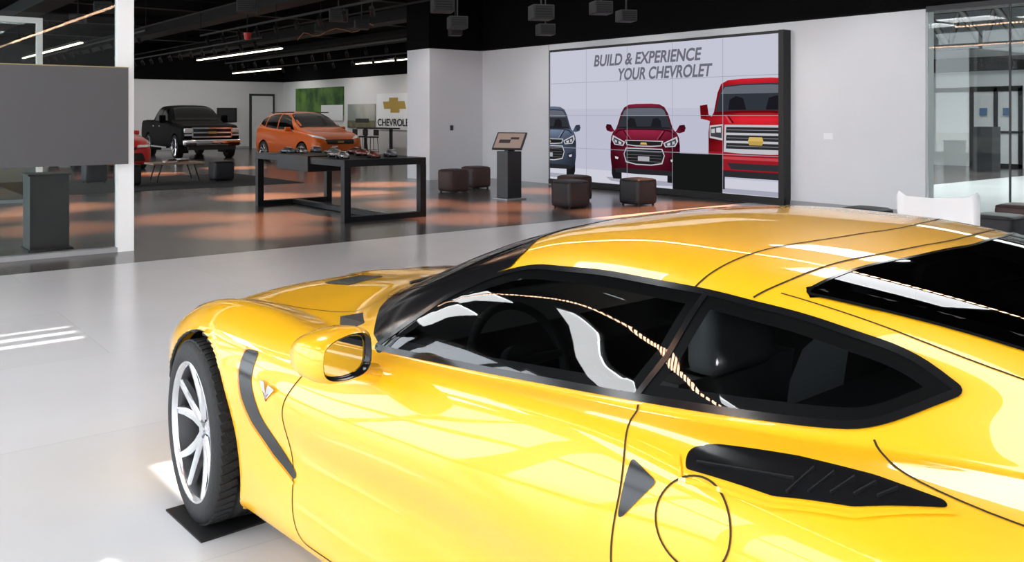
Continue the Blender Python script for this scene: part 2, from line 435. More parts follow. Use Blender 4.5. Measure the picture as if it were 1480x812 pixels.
# =================================================================== SPORTS CAR
car = empty('sports_car', (2.043, 3.345, 0.0), math.radians(92.7))
T = {
 'p0y': {.93:.36,.85:.50,.7:.60,.45:.68,0:.74,-2.71:.76,-3.1:.75,-3.35:.68,-3.565:.48},
 'p0z': {.93:.16,.7:.125,-2.0:.13,-2.71:.14,-3.2:.2,-3.565:.28},
 'p1y': {.93:.50,.85:.60,.7:.69,.45:.80,.3:.86,0:.90,-.4:.88,-.8:.87,-1.4:.86,-2.0:.88,-2.4:.91,-2.71:.92,-3.1:.91,-3.35:.84,-3.5:.74,-3.565:.62},
 'p1z': {.93:.19,.7:.15,0:.15,-.4:.15,-2:.17,-2.71:.18,-3.2:.25,-3.565:.32},
 'p2y': {.93:.53,.85:.635,.7:.73,.45:.83,.3:.885,0:.92,-.4:.91,-.8:.895,-1.4:.885,-2:.90,-2.4:.925,-2.71:.935,-3.1:.92,-3.35:.87,-3.5:.79,-3.565:.68},
 'p2z': {.93:.28,0:.28,-2:.29,-2.71:.3,-3.565:.41},
 'p3y': {.93:.54,.85:.655,.7:.755,.45:.85,.3:.90,0:.93,-.4:.925,-.8:.888,-1.4:.862,-2:.885,-2.4:.928,-2.71:.94,-3.1:.925,-3.35:.875,-3.5:.80,-3.565:.70},
 'p3z': {.93:.38,.7:.40,0:.42,-.8:.44,-2:.46,-2.71:.47,-3.565:.52},
 'p4y': {.93:.53,.85:.65,.7:.755,.45:.855,.3:.90,0:.935,-.4:.935,-.8:.930,-1.4:.923,-2:.931,-2.4:.938,-2.71:.942,-3.1:.925,-3.35:.87,-3.5:.80,-3.565:.71},
 'p4z': {.93:.46,.7:.50,.45:.55,0:.59,-.8:.605,-2:.65,-2.71:.67,-3.2:.69,-3.565:.66},
 'p5y': {.93:.49,.85:.61,.7:.72,.45:.825,.2:.885,0:.90,-.4:.90,-.8:.893,-1.4:.888,-2:.90,-2.4:.918,-2.71:.915,-3.1:.885,-3.35:.825,-3.5:.76,-3.565:.69},
 'p5z': {.93:.52,.7:.575,.45:.635,.2:.68,0:.70,-.4:.71,-.8:.71,-1.4:.74,-2:.79,-2.4:.81,-2.71:.82,-3.1:.82,-3.4:.80,-3.565:.77},
 'p6y': {.93:.41,.85:.54,.7:.64,.45:.72,.2:.755,0:.758,-.25:.762,-.5:.785,-.8:.82,-1.05:.835,-1.4:.835,-2:.845,-2.35:.84,-2.71:.80,-3.1:.76,-3.4:.70,-3.565:.62},
 'p6z': {.93:.54,.7:.615,.45:.705,.2:.77,0:.797,-.25:.807,-.5:.80,-.8:.79,-1.05:.80,-1.4:.825,-2:.875,-2.35:.892,-2.71:.90,-3.1:.885,-3.4:.86,-3.565:.82},
 'p7y': {.93:.32,.85:.44,.7:.53,.45:.58,0:.60,-.4:.64,-.7:.72,-.9:.775,-1.05:.80,-1.4:.802,-2:.805,-2.35:.755,-2.6:.69,-2.85:.63,-3.1:.57,-3.565:.45},
 'p7z': {.93:.555,.85:.585,.7:.63,.45:.70,.2:.745,0:.763,-.4:.785,-.7:.796,-.9:.805,-1.05:.817,-1.4:.842,-2:.895,-2.35:.920,-2.6:.932,-2.85:.932,-3.1:.92,-3.4:.89,-3.565:.85},
 'p8y': {.93:.23,.7:.43,0:.43,-.4:.48,-.7:.64,-.9:.735,-1.05:.767,-1.4:.753,-2:.750,-2.35:.69,-2.6:.615,-2.85:.54,-3.1:.48,-3.565:.35},
 'p8z': {.93:.57,.7:.648,.45:.725,.2:.772,0:.79,-.4:.825,-.7:.84,-.9:.855,-1.05:.88,-1.4:.940,-2:.985,-2.35:1.002,-2.6:1.003,-2.85:.98,-3.1:.945,-3.4:.905,-3.565:.865},
 'p9y': {.93:.16,.7:.3,0:.3,-.4:.34,-.7:.54,-.9:.655,-1.05:.70,-1.3:.685,-1.5:.66,-1.8:.648,-2.1:.64,-2.35:.605,-2.6:.55,-2.85:.47,-3.1:.41,-3.565:.28},
 'p9z': {.93:.58,.7:.66,.45:.738,.2:.787,0:.81,-.4:.86,-.7:.89,-.9:.925,-1.05:.96,-1.3:1.045,-1.5:1.105,-1.8:1.138,-2.1:1.132,-2.35:1.108,-2.6:1.068,-2.85:1.015,-3.1:.965,-3.4:.915,-3.565:.87},
 'p10y': {.93:.10,0:.18,-.4:.22,-.7:.38,-1.05:.50,-1.3:.53,-1.5:.53,-1.8:.52,-2.1:.515,-2.35:.49,-2.6:.44,-3.1:.3,-3.565:.2},
 'p10z': {.93:.585,.7:.665,.45:.742,.2:.793,0:.817,-.4:.87,-.6:.895,-.8:.955,-1.05:1.04,-1.3:1.12,-1.5:1.168,-1.8:1.193,-2.1:1.187,-2.35:1.16,-2.6:1.12,-2.85:1.06,-3.1:1.0,-3.4:.93,-3.565:.88},
 'p11y': {.93:.05,0:.09,-.4:.11,-.7:.19,-1.05:.25,-1.3:.265,-2.1:.258,-2.6:.22,-3.1:.15,-3.565:.1},
 'p11z': {.93:.588,.7:.668,.45:.744,.2:.795,0:.82,-.4:.875,-.6:.91,-.8:.98,-1.05:1.075,-1.3:1.155,-1.5:1.20,-1.8:1.225,-2.1:1.217,-2.35:1.19,-2.6:1.147,-2.85:1.085,-3.1:1.015,-3.4:.94,-3.565:.885},
}
xs = np.linspace(.93, -3.565, 300)
L = []
for i in range(12):
    L.append(np.stack([pchip(list(T['p%d%s' % (i, c)].keys()), list(T['p%d%s' % (i, c)].values()), xs) for c in 'yz'], axis=1))
ctr = L[11].copy(); ctr[:, 0] = 0; ctr[:, 1] += .008
L.append(ctr)
p7b = L[7]*.78+L[8]*.22          # keeps the side glass straight right down to the belt line
p6b = L[6]*.25+L[7]*.75
C = np.stack(L[:7]+[p6b, L[7], p7b]+L[8:], axis=1)
C = gblur(C, 4.0, 0)
FA = (0.0, .335, .368); RA = (-2.71, .345, .378)
body = loft_body('body_shell', xs, C, 8, YEL, car, [FA, RA], 1.6)
D = Drape(body)
liner('wheel_liners', car, [FA, RA], .885, .56)
mb = MB()
for ax, az, ar in (FA, RA):
    r0 = []; r1 = []
    for k in range(61):
        a = math.radians(-18+216*k/60)
        p = (ax+ar*math.cos(a), az+ar*math.sin(a))
        if p[1] < .15: continue
        l, n = D.hit((ax+(ar+.004)*math.cos(a), az+(ar+.004)*math.sin(a)), 'side')
        r0.append((p[0], l.y+.001, p[1])); r1.append((p[0], l.y-.045, p[1]))
    for sg in (1, -1):
        mb.rings([[(p[0], sg*p[1], p[2]) for p in r0], [(p[0], sg*p[1], p[2]) for p in r1]], 0, caps=False, closed=False)
mb.build('arch_lips', YEL, car)
for nm, wx, R, w, yy, st in (('wheel_front', .02, .330, .245, .81, -.10), ('wheel_rear', -2.71, .340, .285, .79, 0)):
    for sg in (1, -1): wheel(nm+('_left' if sg > 0 else '_right'), car, wx, sg*yy, R, w, sg, steer=st)
# ---- glass
side_win = densify(rnd([(-1.02, .825, .01), (-1.5, .866), (-2.05, .919), (-2.40, .944), (-2.48, .955, .05), (-2.59, 1.022, .012), (-2.50, 1.068), (-2.30, 1.105), (-2.10, 1.124), (-1.80, 1.128), (-1.55, 1.112), (-1.42, 1.072), (-1.26, .995)], .06), .02)
patch_obj('side_windows', TINT, both(D.patch(side_win, 'side', .028, .003)), car)
ws_half = [(-.60, 0), (-.63, .25), (-.70, .45), (-.80, .58), (-.90, .625), (-1.1, .655), (-1.3, .620), (-1.41, .565), (-1.395, .46), (-1.36, .25), (-1.345, 0)]
ws = densify(rnd(ws_half+[(x, -y) for x, y in ws_half[-2:0:-1]], .03), .02)
patch_obj('windshield', TINT, [D.patch(ws, 'top', .03, .002)], car)
pil = [(-.72, .48), (-.84, .66), (-.97, .765), (-1.06, .795), (-1.27, .715), (-1.40, .680), (-1.47, .655), (-1.462, .60), (-1.40, .48), (-1.355, .25), (-1.33, .05), (-1.352, .05), (-1.37, .25), (-1.41, .46), (-1.412, .56), (-1.3, .612), (-1.1, .648), (-.90, .62), (-.80, .57)]
patch_obj('windshield_pillars', BLKG, both(D.patch(rnd(pil, .01), 'top', .03, .003)), car)
hg_half = [(-2.375, 0), (-2.35, .25), (-2.295, .50), (-2.275, .575, .02), (-2.45, .535), (-2.65, .485), (-2.9, .40), (-3.1, .33), (-3.17, .26), (-3.20, 0)]
hg = densify(rnd(hg_half+[(p[0], -p[1])+tuple(p[2:]) for p in hg_half[-2:0:-1]], .04), .02)
patch_obj('hatch_glass', TINTD, [D.patch(hg, 'top', .03, .002)], car)
fr_ = []
for poly, mode, dd, ww in ((side_win, 'side', .014, .032), (ws, 'top', .018, .044), (hg, 'top', .018, .040)):
    r_ = D.ribbon(inset(poly, dd), mode, ww, .0012, sp=.02, closed=True)
    fr_ += both(r_) if mode == 'side' else [r_]
fr_ += both(D.ribbon([(-2.02, .925), (-2.06, 1.0), (-2.09, 1.118)], 'side', .06, .0014))
patch_obj('glass_frit_bands', BLKM, fr_, car)
tr = []
tr += both(D.ribbon(side_win, 'side', .016, .0045, closed=True))
tr += both(D.ribbon([(-2.02, .918), (-2.06, 1.0), (-2.09, 1.122)], 'side', .014, .0048))
tr += [D.ribbon(ws, 'top', .012, .0038, closed=True)]
tr += [D.ribbon(hg, 'top', .008, .003, closed=True)]
patch_obj('window_trim', BLKG, tr, car)
gp = []
def G(path, mode='side', w=.0045, r=.05, closed=False, b=True):
    rr = D.ribbon(rnd(path, r, closed), mode, w, .0012, closed=closed)
    gp.extend(both(rr) if b else [rr])
G([(-.85, .80), (-.78, .72), (-.70, .60), (-.715, .42), (-.71, .25), (-.75, .19), (-2.02, .205), (-2.07, .26), (-2.08, .45), (-2.075, .64), (-2.085, .80), (-2.03, .905)])
G([(-2.055, -.64), (-2.09, -.5), (-2.16, -.27), (-2.20, 0), (-2.16, .27), (-2.09, .5), (-2.055, .64)], 'top', .005, .1, b=False)
G([(-2.19, -.625), (-2.235, -.55), (-2.30, -.27), (-2.33, 0), (-2.30, .27), (-2.235, .55), (-2.19, .625)], 'top', .005, .1, b=False)
G([(-2.235, .595), (-2.6, .555), (-2.95, .46), (-3.25, .40)], 'top', .003, .1)
G([(-2.49, .71), (-2.57, .77), (-2.76, .79), (-3.1, .745), (-3.45, .66)], 'top', .004, .1)
circ = [(-2.262+.084*math.cos(2*math.pi*k/48), .775+.073*math.sin(2*math.pi*k/48)) for k in range(48)]
gp.append(D.ribbon(circ, 'side', .004, .0016, closed=True))
G([(-.62, 0), (-.64, .28), (-.70, .50), (-.60, .585), (-.2, .60), (.3, .60), (.6, .54), (.78, .40), (.84, 0)], 'top', .004, .05)
patch_obj('panel_gaps', GAP, gp, car)
# ---- vents
vent = rnd([(-.378, .712), (-.470, .718), (-.485, .63), (-.565, .53), (-.735, .395), (-.722, .372), (-.61, .42), (-.49, .50), (-.425, .57), (-.388, .64)], .018)
V = both(D.patch(vent, 'side', .02, .002))
qv = rnd([(-2.205, .862), (-2.215, .880), (-2.40, .880), (-2.53, .856), (-2.655, .802), (-2.645, .790), (-2.53, .788), (-2.40, .802), (-2.25, .832), (-2.21, .85)], .010)
V += both(D.patch(qv, 'top', .02, .002))
hp = rnd([(-2.088, .835), (-2.165, .815), (-2.10, .735), (-2.088, .73)], .012)
V += both(D.patch(hp, 'side', .02, .002))
hv = rnd([(-.10, .16), (-.12, .34), (.12, .33), (.10, .15)], .03)
V += both(D.patch(hv, 'top', .03, .002))
patch_obj('air_vents', BLKG, V, car)
mb = MB()
def fin(p2a, p2b, mode, up, th=.005, sgs=(1, -1)):
    a, na = D.hit(p2a, mode); b, nb = D.hit(p2b, mode)
    for sg in sgs:
        q = []
        for l, n in ((a, na), (b, nb)):
            l = Vector((l.x, sg*l.y, l.z)); n = Vector((n.x, sg*n.y, n.z))
            q.append((l, n))
        t = (q[1][0]-q[0][0]).normalized()
        rs = []
        for l, n in q:
            s_ = t.cross(n).normalized()*th/2
            rs.append([l-s_, l+s_, l+s_*.6+n*up, l-s_*.6+n*up])
        mb.rings(rs, 0, smooth=False)
for k in range(5):
    x = -2.42-.034*k; yo = .870-.0105*k
    fin((x, yo), (x-.02, yo-.052+.006*k), 'top', .007)
fin((-2.235, .868), (-2.42, .848), 'top', .007)
mb.build('vent_fins', DUCT, car)
lp = both(D.ribbon([(-.372, .718), (-.378, .64), (-.415, .56), (-.48, .49), (-.605, .41), (-.72, .362)], 'side', .010, .004))
lp += both(D.ribbon([(-2.19, .868), (-2.215, .892), (-2.40, .892), (-2.54, .868), (-2.67, .806)], 'top', .008, .004))
patch_obj('vent_lips', YEL, lp, car)
mb = MB()
l, n = D.hit((-.60, .625), 'side')
for sg in (1, -1):
    c = Vector((l.x, sg*(l.y+.004), l.z))
    for q, mi in (([(-.004, -.022), (.004, -.022), (.045, .028), (.012, .030), (.006, .012)], 0), ([(-.004, -.022), (.004, -.022), (-.008, .012), (-.020, .026), (-.060, .020)], 0), ([(.0, -.03), (.022, 0), (0, -.012), (-.022, 0)], 1)):
        a = [(c.x+p[0], c.y, c.z+p[1]) for p in q]; b_ = [(p[0], p[1]+sg*.003, p[2]) for p in a]
        mb.rings([a, b_], mi, smooth=False)
mb.build('crossed_flags_badge', [CHR, REDL], car)
# ---- open the window apertures in the shell and give it an inner skin
bm = bmesh.new(); bm.from_mesh(body.data)
sw_in = inset(side_win, .004); ws_in = inset(ws, .004); hg_in = inset(hg, .004)
kill = []
for f in bm.faces:
    vs_ = [v.co for v in f.verts]
    c = f.calc_center_median()
    if abs(c.y) > .45 and .80 < c.z < 1.15 and -2.62 < c.x < -1.0 and all(inpoly(v.x, v.z, sw_in) for v in vs_): kill.append(f)
    elif c.z > .8 and -1.45 < c.x < -.58 and all(inpoly(v.x, v.y, ws_in) for v in vs_): kill.append(f)
    elif c.z > .8 and -3.25 < c.x < -2.2 and all(inpoly(v.x, v.y, hg_in) for v in vs_): kill.append(f)
bmesh.ops.delete(bm, geom=kill, context='FACES')
bm.to_mesh(body.data); bm.free()
body.data.materials.append(INTR)
sm = body.modifiers.new('inner_skin', 'SOLIDIFY'); sm.thickness = .012; sm.offset = -1; sm.material_offset = 1; sm.material_offset_rim = 1
# ---- interior
mb = MB()
def slabring(pts, y0, y1, mi=0):
    a = [(p[0], y0, p[1]) for p in pts]; b = [(p[0], y1, p[1]) for p in pts]
    mb.rings([a, b], mi, smooth=False)
slabring([(-.62, .45), (-.66, .84), (-.80, .845), (-1.02, .80), (-1.06, .70), (-.98, .50)], -.70, .70)
slabring([(-.70, .17), (-2.2, .17), (-2.2, .20), (-.70, .20)], -.74, .74)
slabring([(-2.08, .20), (-2.16, .86), (-2.9, .90), (-2.9, .80), (-2.2, .78), (-2.14, .2)], -.62, .62)
slabring([(-1.0, .20), (-1.0, .62), (-1.45, .50), (-2.1, .55), (-2.1, .2)], -.10, .10)
for sg in (1, -1): slabring([(-.95, .22), (-.98, .80), (-2.05, .88), (-2.1, .22)], sg*.76, sg*.79)
for sy in (.38, -.38):
    for (dy, hw, dz) in ((0, .15, 0), (.19, .055, .045), (-.19, .055, .045)):
        prof = [(-1.28, .36+dz), (-1.40, .40+dz), (-1.75, .34+dz), (-1.80, .24), (-1.28, .26)]
        a = [(p[0], sy+dy-hw, p[1]) for p in prof]; b = [(p[0], sy+dy+hw, p[1]) for p in prof]; mb.rings([a, b], 1, smooth=False)
        o_ = .05 if dy else 0
        prof = [(-1.72+o_, .36), (-1.80+o_, .60), (-1.88+o_*.8, .82), (-1.92, .90), (-1.99, .90), (-1.96, .70), (-1.86, .34)]
        a = [(p[0], sy+dy*(.95)-hw, p[1]) for p in prof]; b = [(p[0], sy+dy*.95+hw, p[1]) for p in prof]; mb.rings([a, b], 1, smooth=False)
    mb.box((-1.965, sy, .985), (.09, .27, .20), 1, Matrix.Translation((0, 0, 0)), ch=.035)
cS = Vector((-1.19, .38, .74)); ax_ = Vector((1, 0, -.45)).normalized(); u_ = Vector((0, 1, 0)); v_ = ax_.cross(u_)
pr = [cS+(u_*math.cos(2*math.pi*k/40)+v_*math.sin(2*math.pi*k/40))*.18 for k in range(40)]
for k in range(40): mb.cyl(pr[k], pr[(k+1) % 40], .015, n=10, mi=0, caps=False)
for a_ in (0, math.pi, -math.pi/2): mb.cyl(cS, cS+(u_*math.cos(a_)+v_*math.sin(a_))*.175, .02, .014, n=8, mi=2)
mb.cyl(cS-ax_*.01, cS+ax_*.03, .055, n=20, mi=0); mb.cyl(cS, cS+ax_*.25, .03, n=12, mi=0)
mb.box((-1.30, 0, 1.10), (.03, .22, .06), 0, ch=.01)
mb.build('cabin_interior', [INTR, SEAT, DISC], car)
# ---- mirrors
def mirror_obj(sg):
    mb = MB(); n = 28
    c0 = Vector((-1.12, .985, .858)); ang = math.radians(12)
    def ring(x, sy, sz, dy=0, dz=0):
        out = []
        for k in range(n):
            a = 2*math.pi*k/n; ca, sa = math.cos(a), math.sin(a)
            e = .6
            y = math.copysign(abs(ca)**e, ca)*sy+dy; z = math.copysign(abs(sa)**e, sa)*sz+dz
            if y > 0: z *= 1-.15*y/sy
            out.append((x, y, z))
        return out
    prof = [(-.055, .086, .060), (-.045, .095, .068), (-.01, .100, .072), (.04, .097, .067), (.08, .084, .053), (.105, .058, .034), (.113, .02, .01)]
    rs = [ring(*p) for p in prof]
    M = Matrix.Translation((c0.x, sg*c0.y, c0.z)) @ Matrix.Rotation(sg*ang, 4, 'Z') @ Matrix.Diagonal((1, sg, 1, 1))
    mb.rings(rs, 0, caps=False, M=M)
    mb.add(rs[-1], [list(range(n))], 0, True, M)
    r1 = ring(-.050, .080, .054); r2 = ring(-.038, .075, .050)
    mb.rings([rs[0], r1, r2], 1, caps=False, M=M)
    mb.add(r2, [list(range(n))], 2, False, M)
    pts = [((-1.10, .80, .768), .060, .030), ((-1.10, .86, .776), .054, .028), ((-1.105, .92, .797), .044, .024), ((-1.11, .97, .825), .042, .025)]
    rs = []
    for p, a, b in pts:
        rs.append([(p[0]+a*math.cos(2*math.pi*k/20), sg*(p[1]), p[2]+b*math.sin(2*math.pi*k/20)) for k in range(20)])
    mb.rings(rs, 0)
    mb.build('door_mirror_left' if sg > 0 else 'door_mirror_right', [YEL, BLKG, MIRG], car)
mirror_obj(1); mirror_obj(-1)
hl = rnd([(.80, .56), (.66, .66), (.40, .76), (.42, .70), (.62, .58), (.74, .50)], .02)
patch_obj('headlights', CLRL, both(D.patch(hl, 'top', .03, .002)), car)
gr = rnd([(-.5, .30), (.5, .30), (.42, .43), (-.42, .43)], .03)
patch_obj('front_grille', BLKM, [D.patch(gr, 'front', .03, .003)], car)
tl = []
for y0 in (.30, .50): tl += both(D.patch(rnd([(y0, .68), (y0+.15, .69), (y0+.16, .79), (y0+.02, .785)], .025), 'back', .03, .004))
patch_obj('tail_lights', REDL, tl, car)
rd = rnd([(-.62, .34), (.62, .34), (.55, .50), (-.55, .50)], .04)
patch_obj('rear_diffuser', BLKM, [D.patch(rd, 'back', .03, .004)], car)
mb = MB()
for y in (-.21, -.07, .07, .21): mb.cyl((-3.50, y, .36), (-3.63, y, .36), .045, n=20, mi=0); mb.cyl((-3.60, y, .36), (-3.632, y, .36), .038, n=20, mi=1)
mb.build('exhaust_tips', [CHR, BLKM], car)
mb = MB()
for y0, y1 in ((.45, -.05), (-.10, -.5)):
    a, _ = D.hit((-.70, y0), 'top'); b, _ = D.hit((-.74 if y1 > -.2 else -.80, y1), 'top')
    mb.cyl(a+Vector((0, 0, .014)), b+Vector((0, 0, .014)), .006, n=8)
mb.build('wipers', BLKM, car)
mb = MB()
for x in (0, -2.71):
    for y in (.79, -.79): mb.box((x, y, .004), (.34, .36, .006))
mb.build('tyre_mats', BLKM, car)

# =================================================================== BACKGROUND VEHICLES
def simple_car(name, rows, M, paint, wheels, R, arch, side_wins, ws, rims, extra=None, wtrack=.1, gm_=None):
    root = empty(name); root.matrix_world = M
    rows = sorted(rows, key=lambda r: -r[0]); A = np.array(rows)
    xs = np.linspace(A[0, 0], A[-1, 0], 90)
    cols = [pchip(A[:, 0], A[:, i], xs) for i in range(1, 7)]
    zs, zb, zt, wb, wl, wt = cols; h = zt-zb
    pts = [(wb-.15, zs-.03), (wb-.03, zs), (wb, zs+.12), (wb+.01, zs*.45+zb*.55), (wl+.005, zb-.10), (wl-.02, zb-.01), (wl-.06, zb+.10*h), (wl*.45+wt*.55+.02, zb+.55*h), (wt, zb+.88*h), (wt*.8, zb+.96*h), (wt*.4, zb+.995*h), (wt*0, zt)]
    C = np.stack([np.stack(p, axis=1) for p in pts], axis=1)
    C = gblur(C, .8, 0)
    b = loft_body('body_shell', xs, C, 4, paint, root, [(x, R, arch) for x in wheels], .8)
    wmax = float(A[:, 4].max())
    liner('wheel_liners', root, [(x, R, arch) for x in wheels], wmax-.05, wmax-.35)
    for i, x in enumerate(wheels):
        for sg in (1, -1): wheel('wheel_%d%s' % (i, 'l' if sg > 0 else 'r'), root, x, sg*(wmax-wtrack), R, .23, sg, 'six' if R > .36 else 'twin', rims)
    Dd = Drape(b)
    parts = []
    for sw in side_wins: parts += both(Dd.patch(rnd(sw, .04), 'side', .08, .006))
    parts.append(Dd.patch(rnd(ws+[(x, -y) for x, y in ws[::-1]], .04), 'top', .09, .006))
    patch_obj('windows', gm_ or GLB, parts, root)
    if extra: extra(root, Dd, wmax)
    return root
def Mcar(x, y, deg): return Matrix.Translation((x, y, 0)) @ Matrix.Rotation(math.radians(deg), 4, 'Z')

def truck_extra(root, Dd, wm):
    mb = MB()
    mb.box((.985, 0, .92), (.05, 1.36, .36), 0, ch=.02)
    for z in (.77, .92, 1.07): mb.box((1.005, 0, z), (.03, 1.34, .045), 1)
    for sg in (1, -1): mb.box((1.005, sg*.66, .92), (.03, .04, .34), 1)
    mb.box((1.02, 0, .92), (.02, .26, .075), 3)
    for sg in (1, -1):
        mb.box((.93, sg*.80, .99), (.12, .26, .16), 4, ch=.02); mb.box((.955, sg*.80, .84), (.08, .24, .06), 4)
        mb.box((1.02, sg*.72, .52), (.10, .36, .12), 0)
        mb.box((-1.18, sg*1.10, 1.38), (.10, .22, .28), 5, ch=.03); mb.box((-1.18, sg*.98, 1.30), (.05, .12, .05), 5)
        mb.box((-1.9, sg*1.0, .38), (2.2, .14, .05), 1)
        for x in (-2.0, -2.85): mb.box((x, sg*1.0, 1.12), (.18, .03, .035), 1)
    mb.box((.98, 0, .58), (.18, 1.94, .20), 1, ch=.04)
    mb.box((.95, 0, .40), (.2, 1.6, .14), 2)
    mb.box((-4.93, 0, .58), (.14, 1.9, .2), 1, ch=.03)
    mb.box((-4.0, 0, 1.325), (1.5, 1.66, .02), 2)
    for sg in (1, -1): mb.box((-4.87, sg*.88, 1.05), (.06, .14, .36), 6)
    mb.build('grille_bumpers_trim', [BLKG, CHR, BLKM, GOLD, CLRL, BLKP, REDL], root)
truck_rows = [(.95,.55,1.05,1.12,.92,.90,.80),(.90,.50,1.09,1.16,.96,.95,.84),(.5,.45,1.13,1.21,.98,.97,.84),(0,.45,1.15,1.24,.99,.98,.84),(-.6,.42,1.19,1.28,.99,.98,.82),(-.8,.42,1.21,1.35,.99,.98,.80),(-1.1,.42,1.22,1.6,.99,.98,.76),(-1.45,.42,1.23,1.82,.99,.98,.72),(-1.8,.42,1.24,1.88,.99,.98,.71),(-2.8,.42,1.25,1.88,.99,.98,.71),(-3.02,.42,1.26,1.83,.99,.98,.70),(-3.12,.44,1.27,1.35,.99,.98,.85),(-3.2,.44,1.28,1.30,.99,.98,.9),(-4.75,.5,1.30,1.32,.99,.97,.9),(-4.88,.55,1.28,1.30,.95,.93,.85)]
simple_car('pickup_truck', truck_rows, Mcar(10.95, 31.4, -93), BLKP, (0, -3.65), .41, .48,
           [[(-1.18, 1.30), (-1.55, 1.72), (-2.03, 1.77), (-2.03, 1.30)], [(-2.13, 1.30), (-2.13, 1.77), (-2.80, 1.75), (-2.92, 1.32)]],
           [(-.80, .76), (-1.42, .66)], CHR, truck_extra, gm_=BLKW)
def hatch_extra(root, Dd, wm):
    mb = MB()
    patch_obj('headlights', CLRL, both(Dd.patch(rnd([(.42, .74), (.80, .84), (.82, .92), (.55, .84)], .02), 'front', .05, .008)), root)
    patch_obj('grille', BLKM, [Dd.patch(rnd([(-.46, .62), (.46, .62), (.50, .76), (-.50, .76)], .02), 'front', .05, .01)], root)
    patch_obj('lower_grille', BLKM, [Dd.patch(rnd([(-.50, .30), (.50, .30), (.58, .42), (-.58, .42)], .02), 'front', .05, .01)]+both(Dd.patch(rnd([(.62, .36), (.78, .38), (.78, .54), (.70, .50)], .02), 'front', .05, .01)), root)
    mb.box((.865, 0, .69), (.02, .2, .06), 0)
    for sg in (1, -1):
        mb.box((-.72, sg*.98, 1.07), (.10, .20, .14), 1, ch=.03); mb.box((-.72, sg*.88, 1.02), (.05, .10, .04), 1)
        mb.box((-1.75, sg*.62, 1.60), (1.5, .03, .03), 2)
        mb.box((-1.3, sg*.888, .24), (1.7, .03, .10), 2)
    mb.build('badge_mirrors_rails', [GOLD, ORG, BLKM], root)
hrows = [(.82,.30,.66,.70,.72,.70,.50),(.72,.22,.78,.84,.82,.80,.60),(.4,.2,.90,.97,.86,.83,.65),(0,.2,.96,1.04,.87,.85,.68),(-.3,.2,.99,1.12,.88,.86,.68),(-.6,.2,1.0,1.30,.88,.86,.66),(-1.0,.2,1.01,1.51,.88,.86,.61),(-1.4,.2,1.02,1.61,.88,.86,.59),(-2.0,.2,1.04,1.64,.88,.86,.58),(-2.6,.22,1.08,1.60,.88,.85,.55),(-3.05,.25,1.10,1.49,.86,.83,.54),(-3.25,.3,1.10,1.25,.83,.80,.54),(-3.35,.4,1.0,1.08,.78,.74,.5)]
simple_car('hatchback_car', hrows, Mcar(12.85, 25.7, -87), ORG, (0, -2.6), .325, .385,
           [[(-.62, 1.05), (-1.05, 1.42), (-1.35, 1.51), (-1.72, 1.54), (-1.72, 1.06)], [(-1.80, 1.07), (-1.80, 1.54), (-2.4, 1.52), (-2.55, 1.48), (-2.62, 1.12)], [(-2.68, 1.14), (-2.64, 1.46), (-2.98, 1.38), (-3.05, 1.22)]],
           [(-.34, .72), (-.7, .70), (-1.22, .57)], ALU, hatch_extra, gm_=BLKW)
def coupe_extra(root, Dd, wm):
    patch_obj('headlights', CLRL, both(Dd.patch(rnd([(.48, .62), (.84, .64), (.84, .70), (.50, .69)], .02), 'front', .05, .008)), root)
    patch_obj('grille', BLKM, [Dd.patch(rnd([(-.7, .26), (.7, .26), (.62, .48), (-.62, .48)], .03), 'front', .05, .01), Dd.patch(rnd([(-.46, .56), (.46, .56), (.46, .64), (-.46, .64)], .02), 'front', .05, .01)], root)
    mb = MB()
    for sg in (1, -1): mb.box((-1.15, sg*1.02, 1.0), (.10, .20, .13), 0, ch=.03); mb.box((-1.15, sg*.9, .96), (.05, .12, .04), 0)
    mb.box((-3.65, 0, 1.12), (.22, 1.5, .03), 0); mb.box((-3.65, .6, 1.08), (.1, .04, .1), 0); mb.box((-3.65, -.6, 1.08), (.1, .04, .1), 0)
    mb.build('mirrors_spoiler', REDP, root)
crow = [(.93,.25,.62,.66,.76,.74,.55),(.8,.18,.74,.80,.88,.86,.7),(.3,.18,.86,.94,.93,.9,.7),(-.4,.18,.91,1.01,.93,.9,.7),(-.85,.18,.94,1.05,.93,.9,.68),(-1.2,.18,.95,1.2,.93,.9,.62),(-1.6,.18,.96,1.32,.93,.9,.57),(-2.1,.18,.98,1.35,.93,.9,.56),(-2.6,.18,1.0,1.27,.93,.9,.57),(-3.1,.2,1.02,1.12,.93,.9,.6),(-3.6,.25,1.01,1.06,.9,.87,.65),(-3.82,.35,.9,.97,.85,.82,.6)]
simple_car('coupe_car', crow, Mcar(6.55, 26.3, -90), REDP, (0, -2.81), .345, .40,
           [[(-1.1, 1.0), (-1.55, 1.24), (-2.1, 1.27), (-2.15, 1.03)], [(-2.2, 1.04), (-2.15, 1.27), (-2.55, 1.2), (-2.75, 1.08)]],
           [(-.92, .70), (-1.5, .56)], BLKG, coupe_extra)

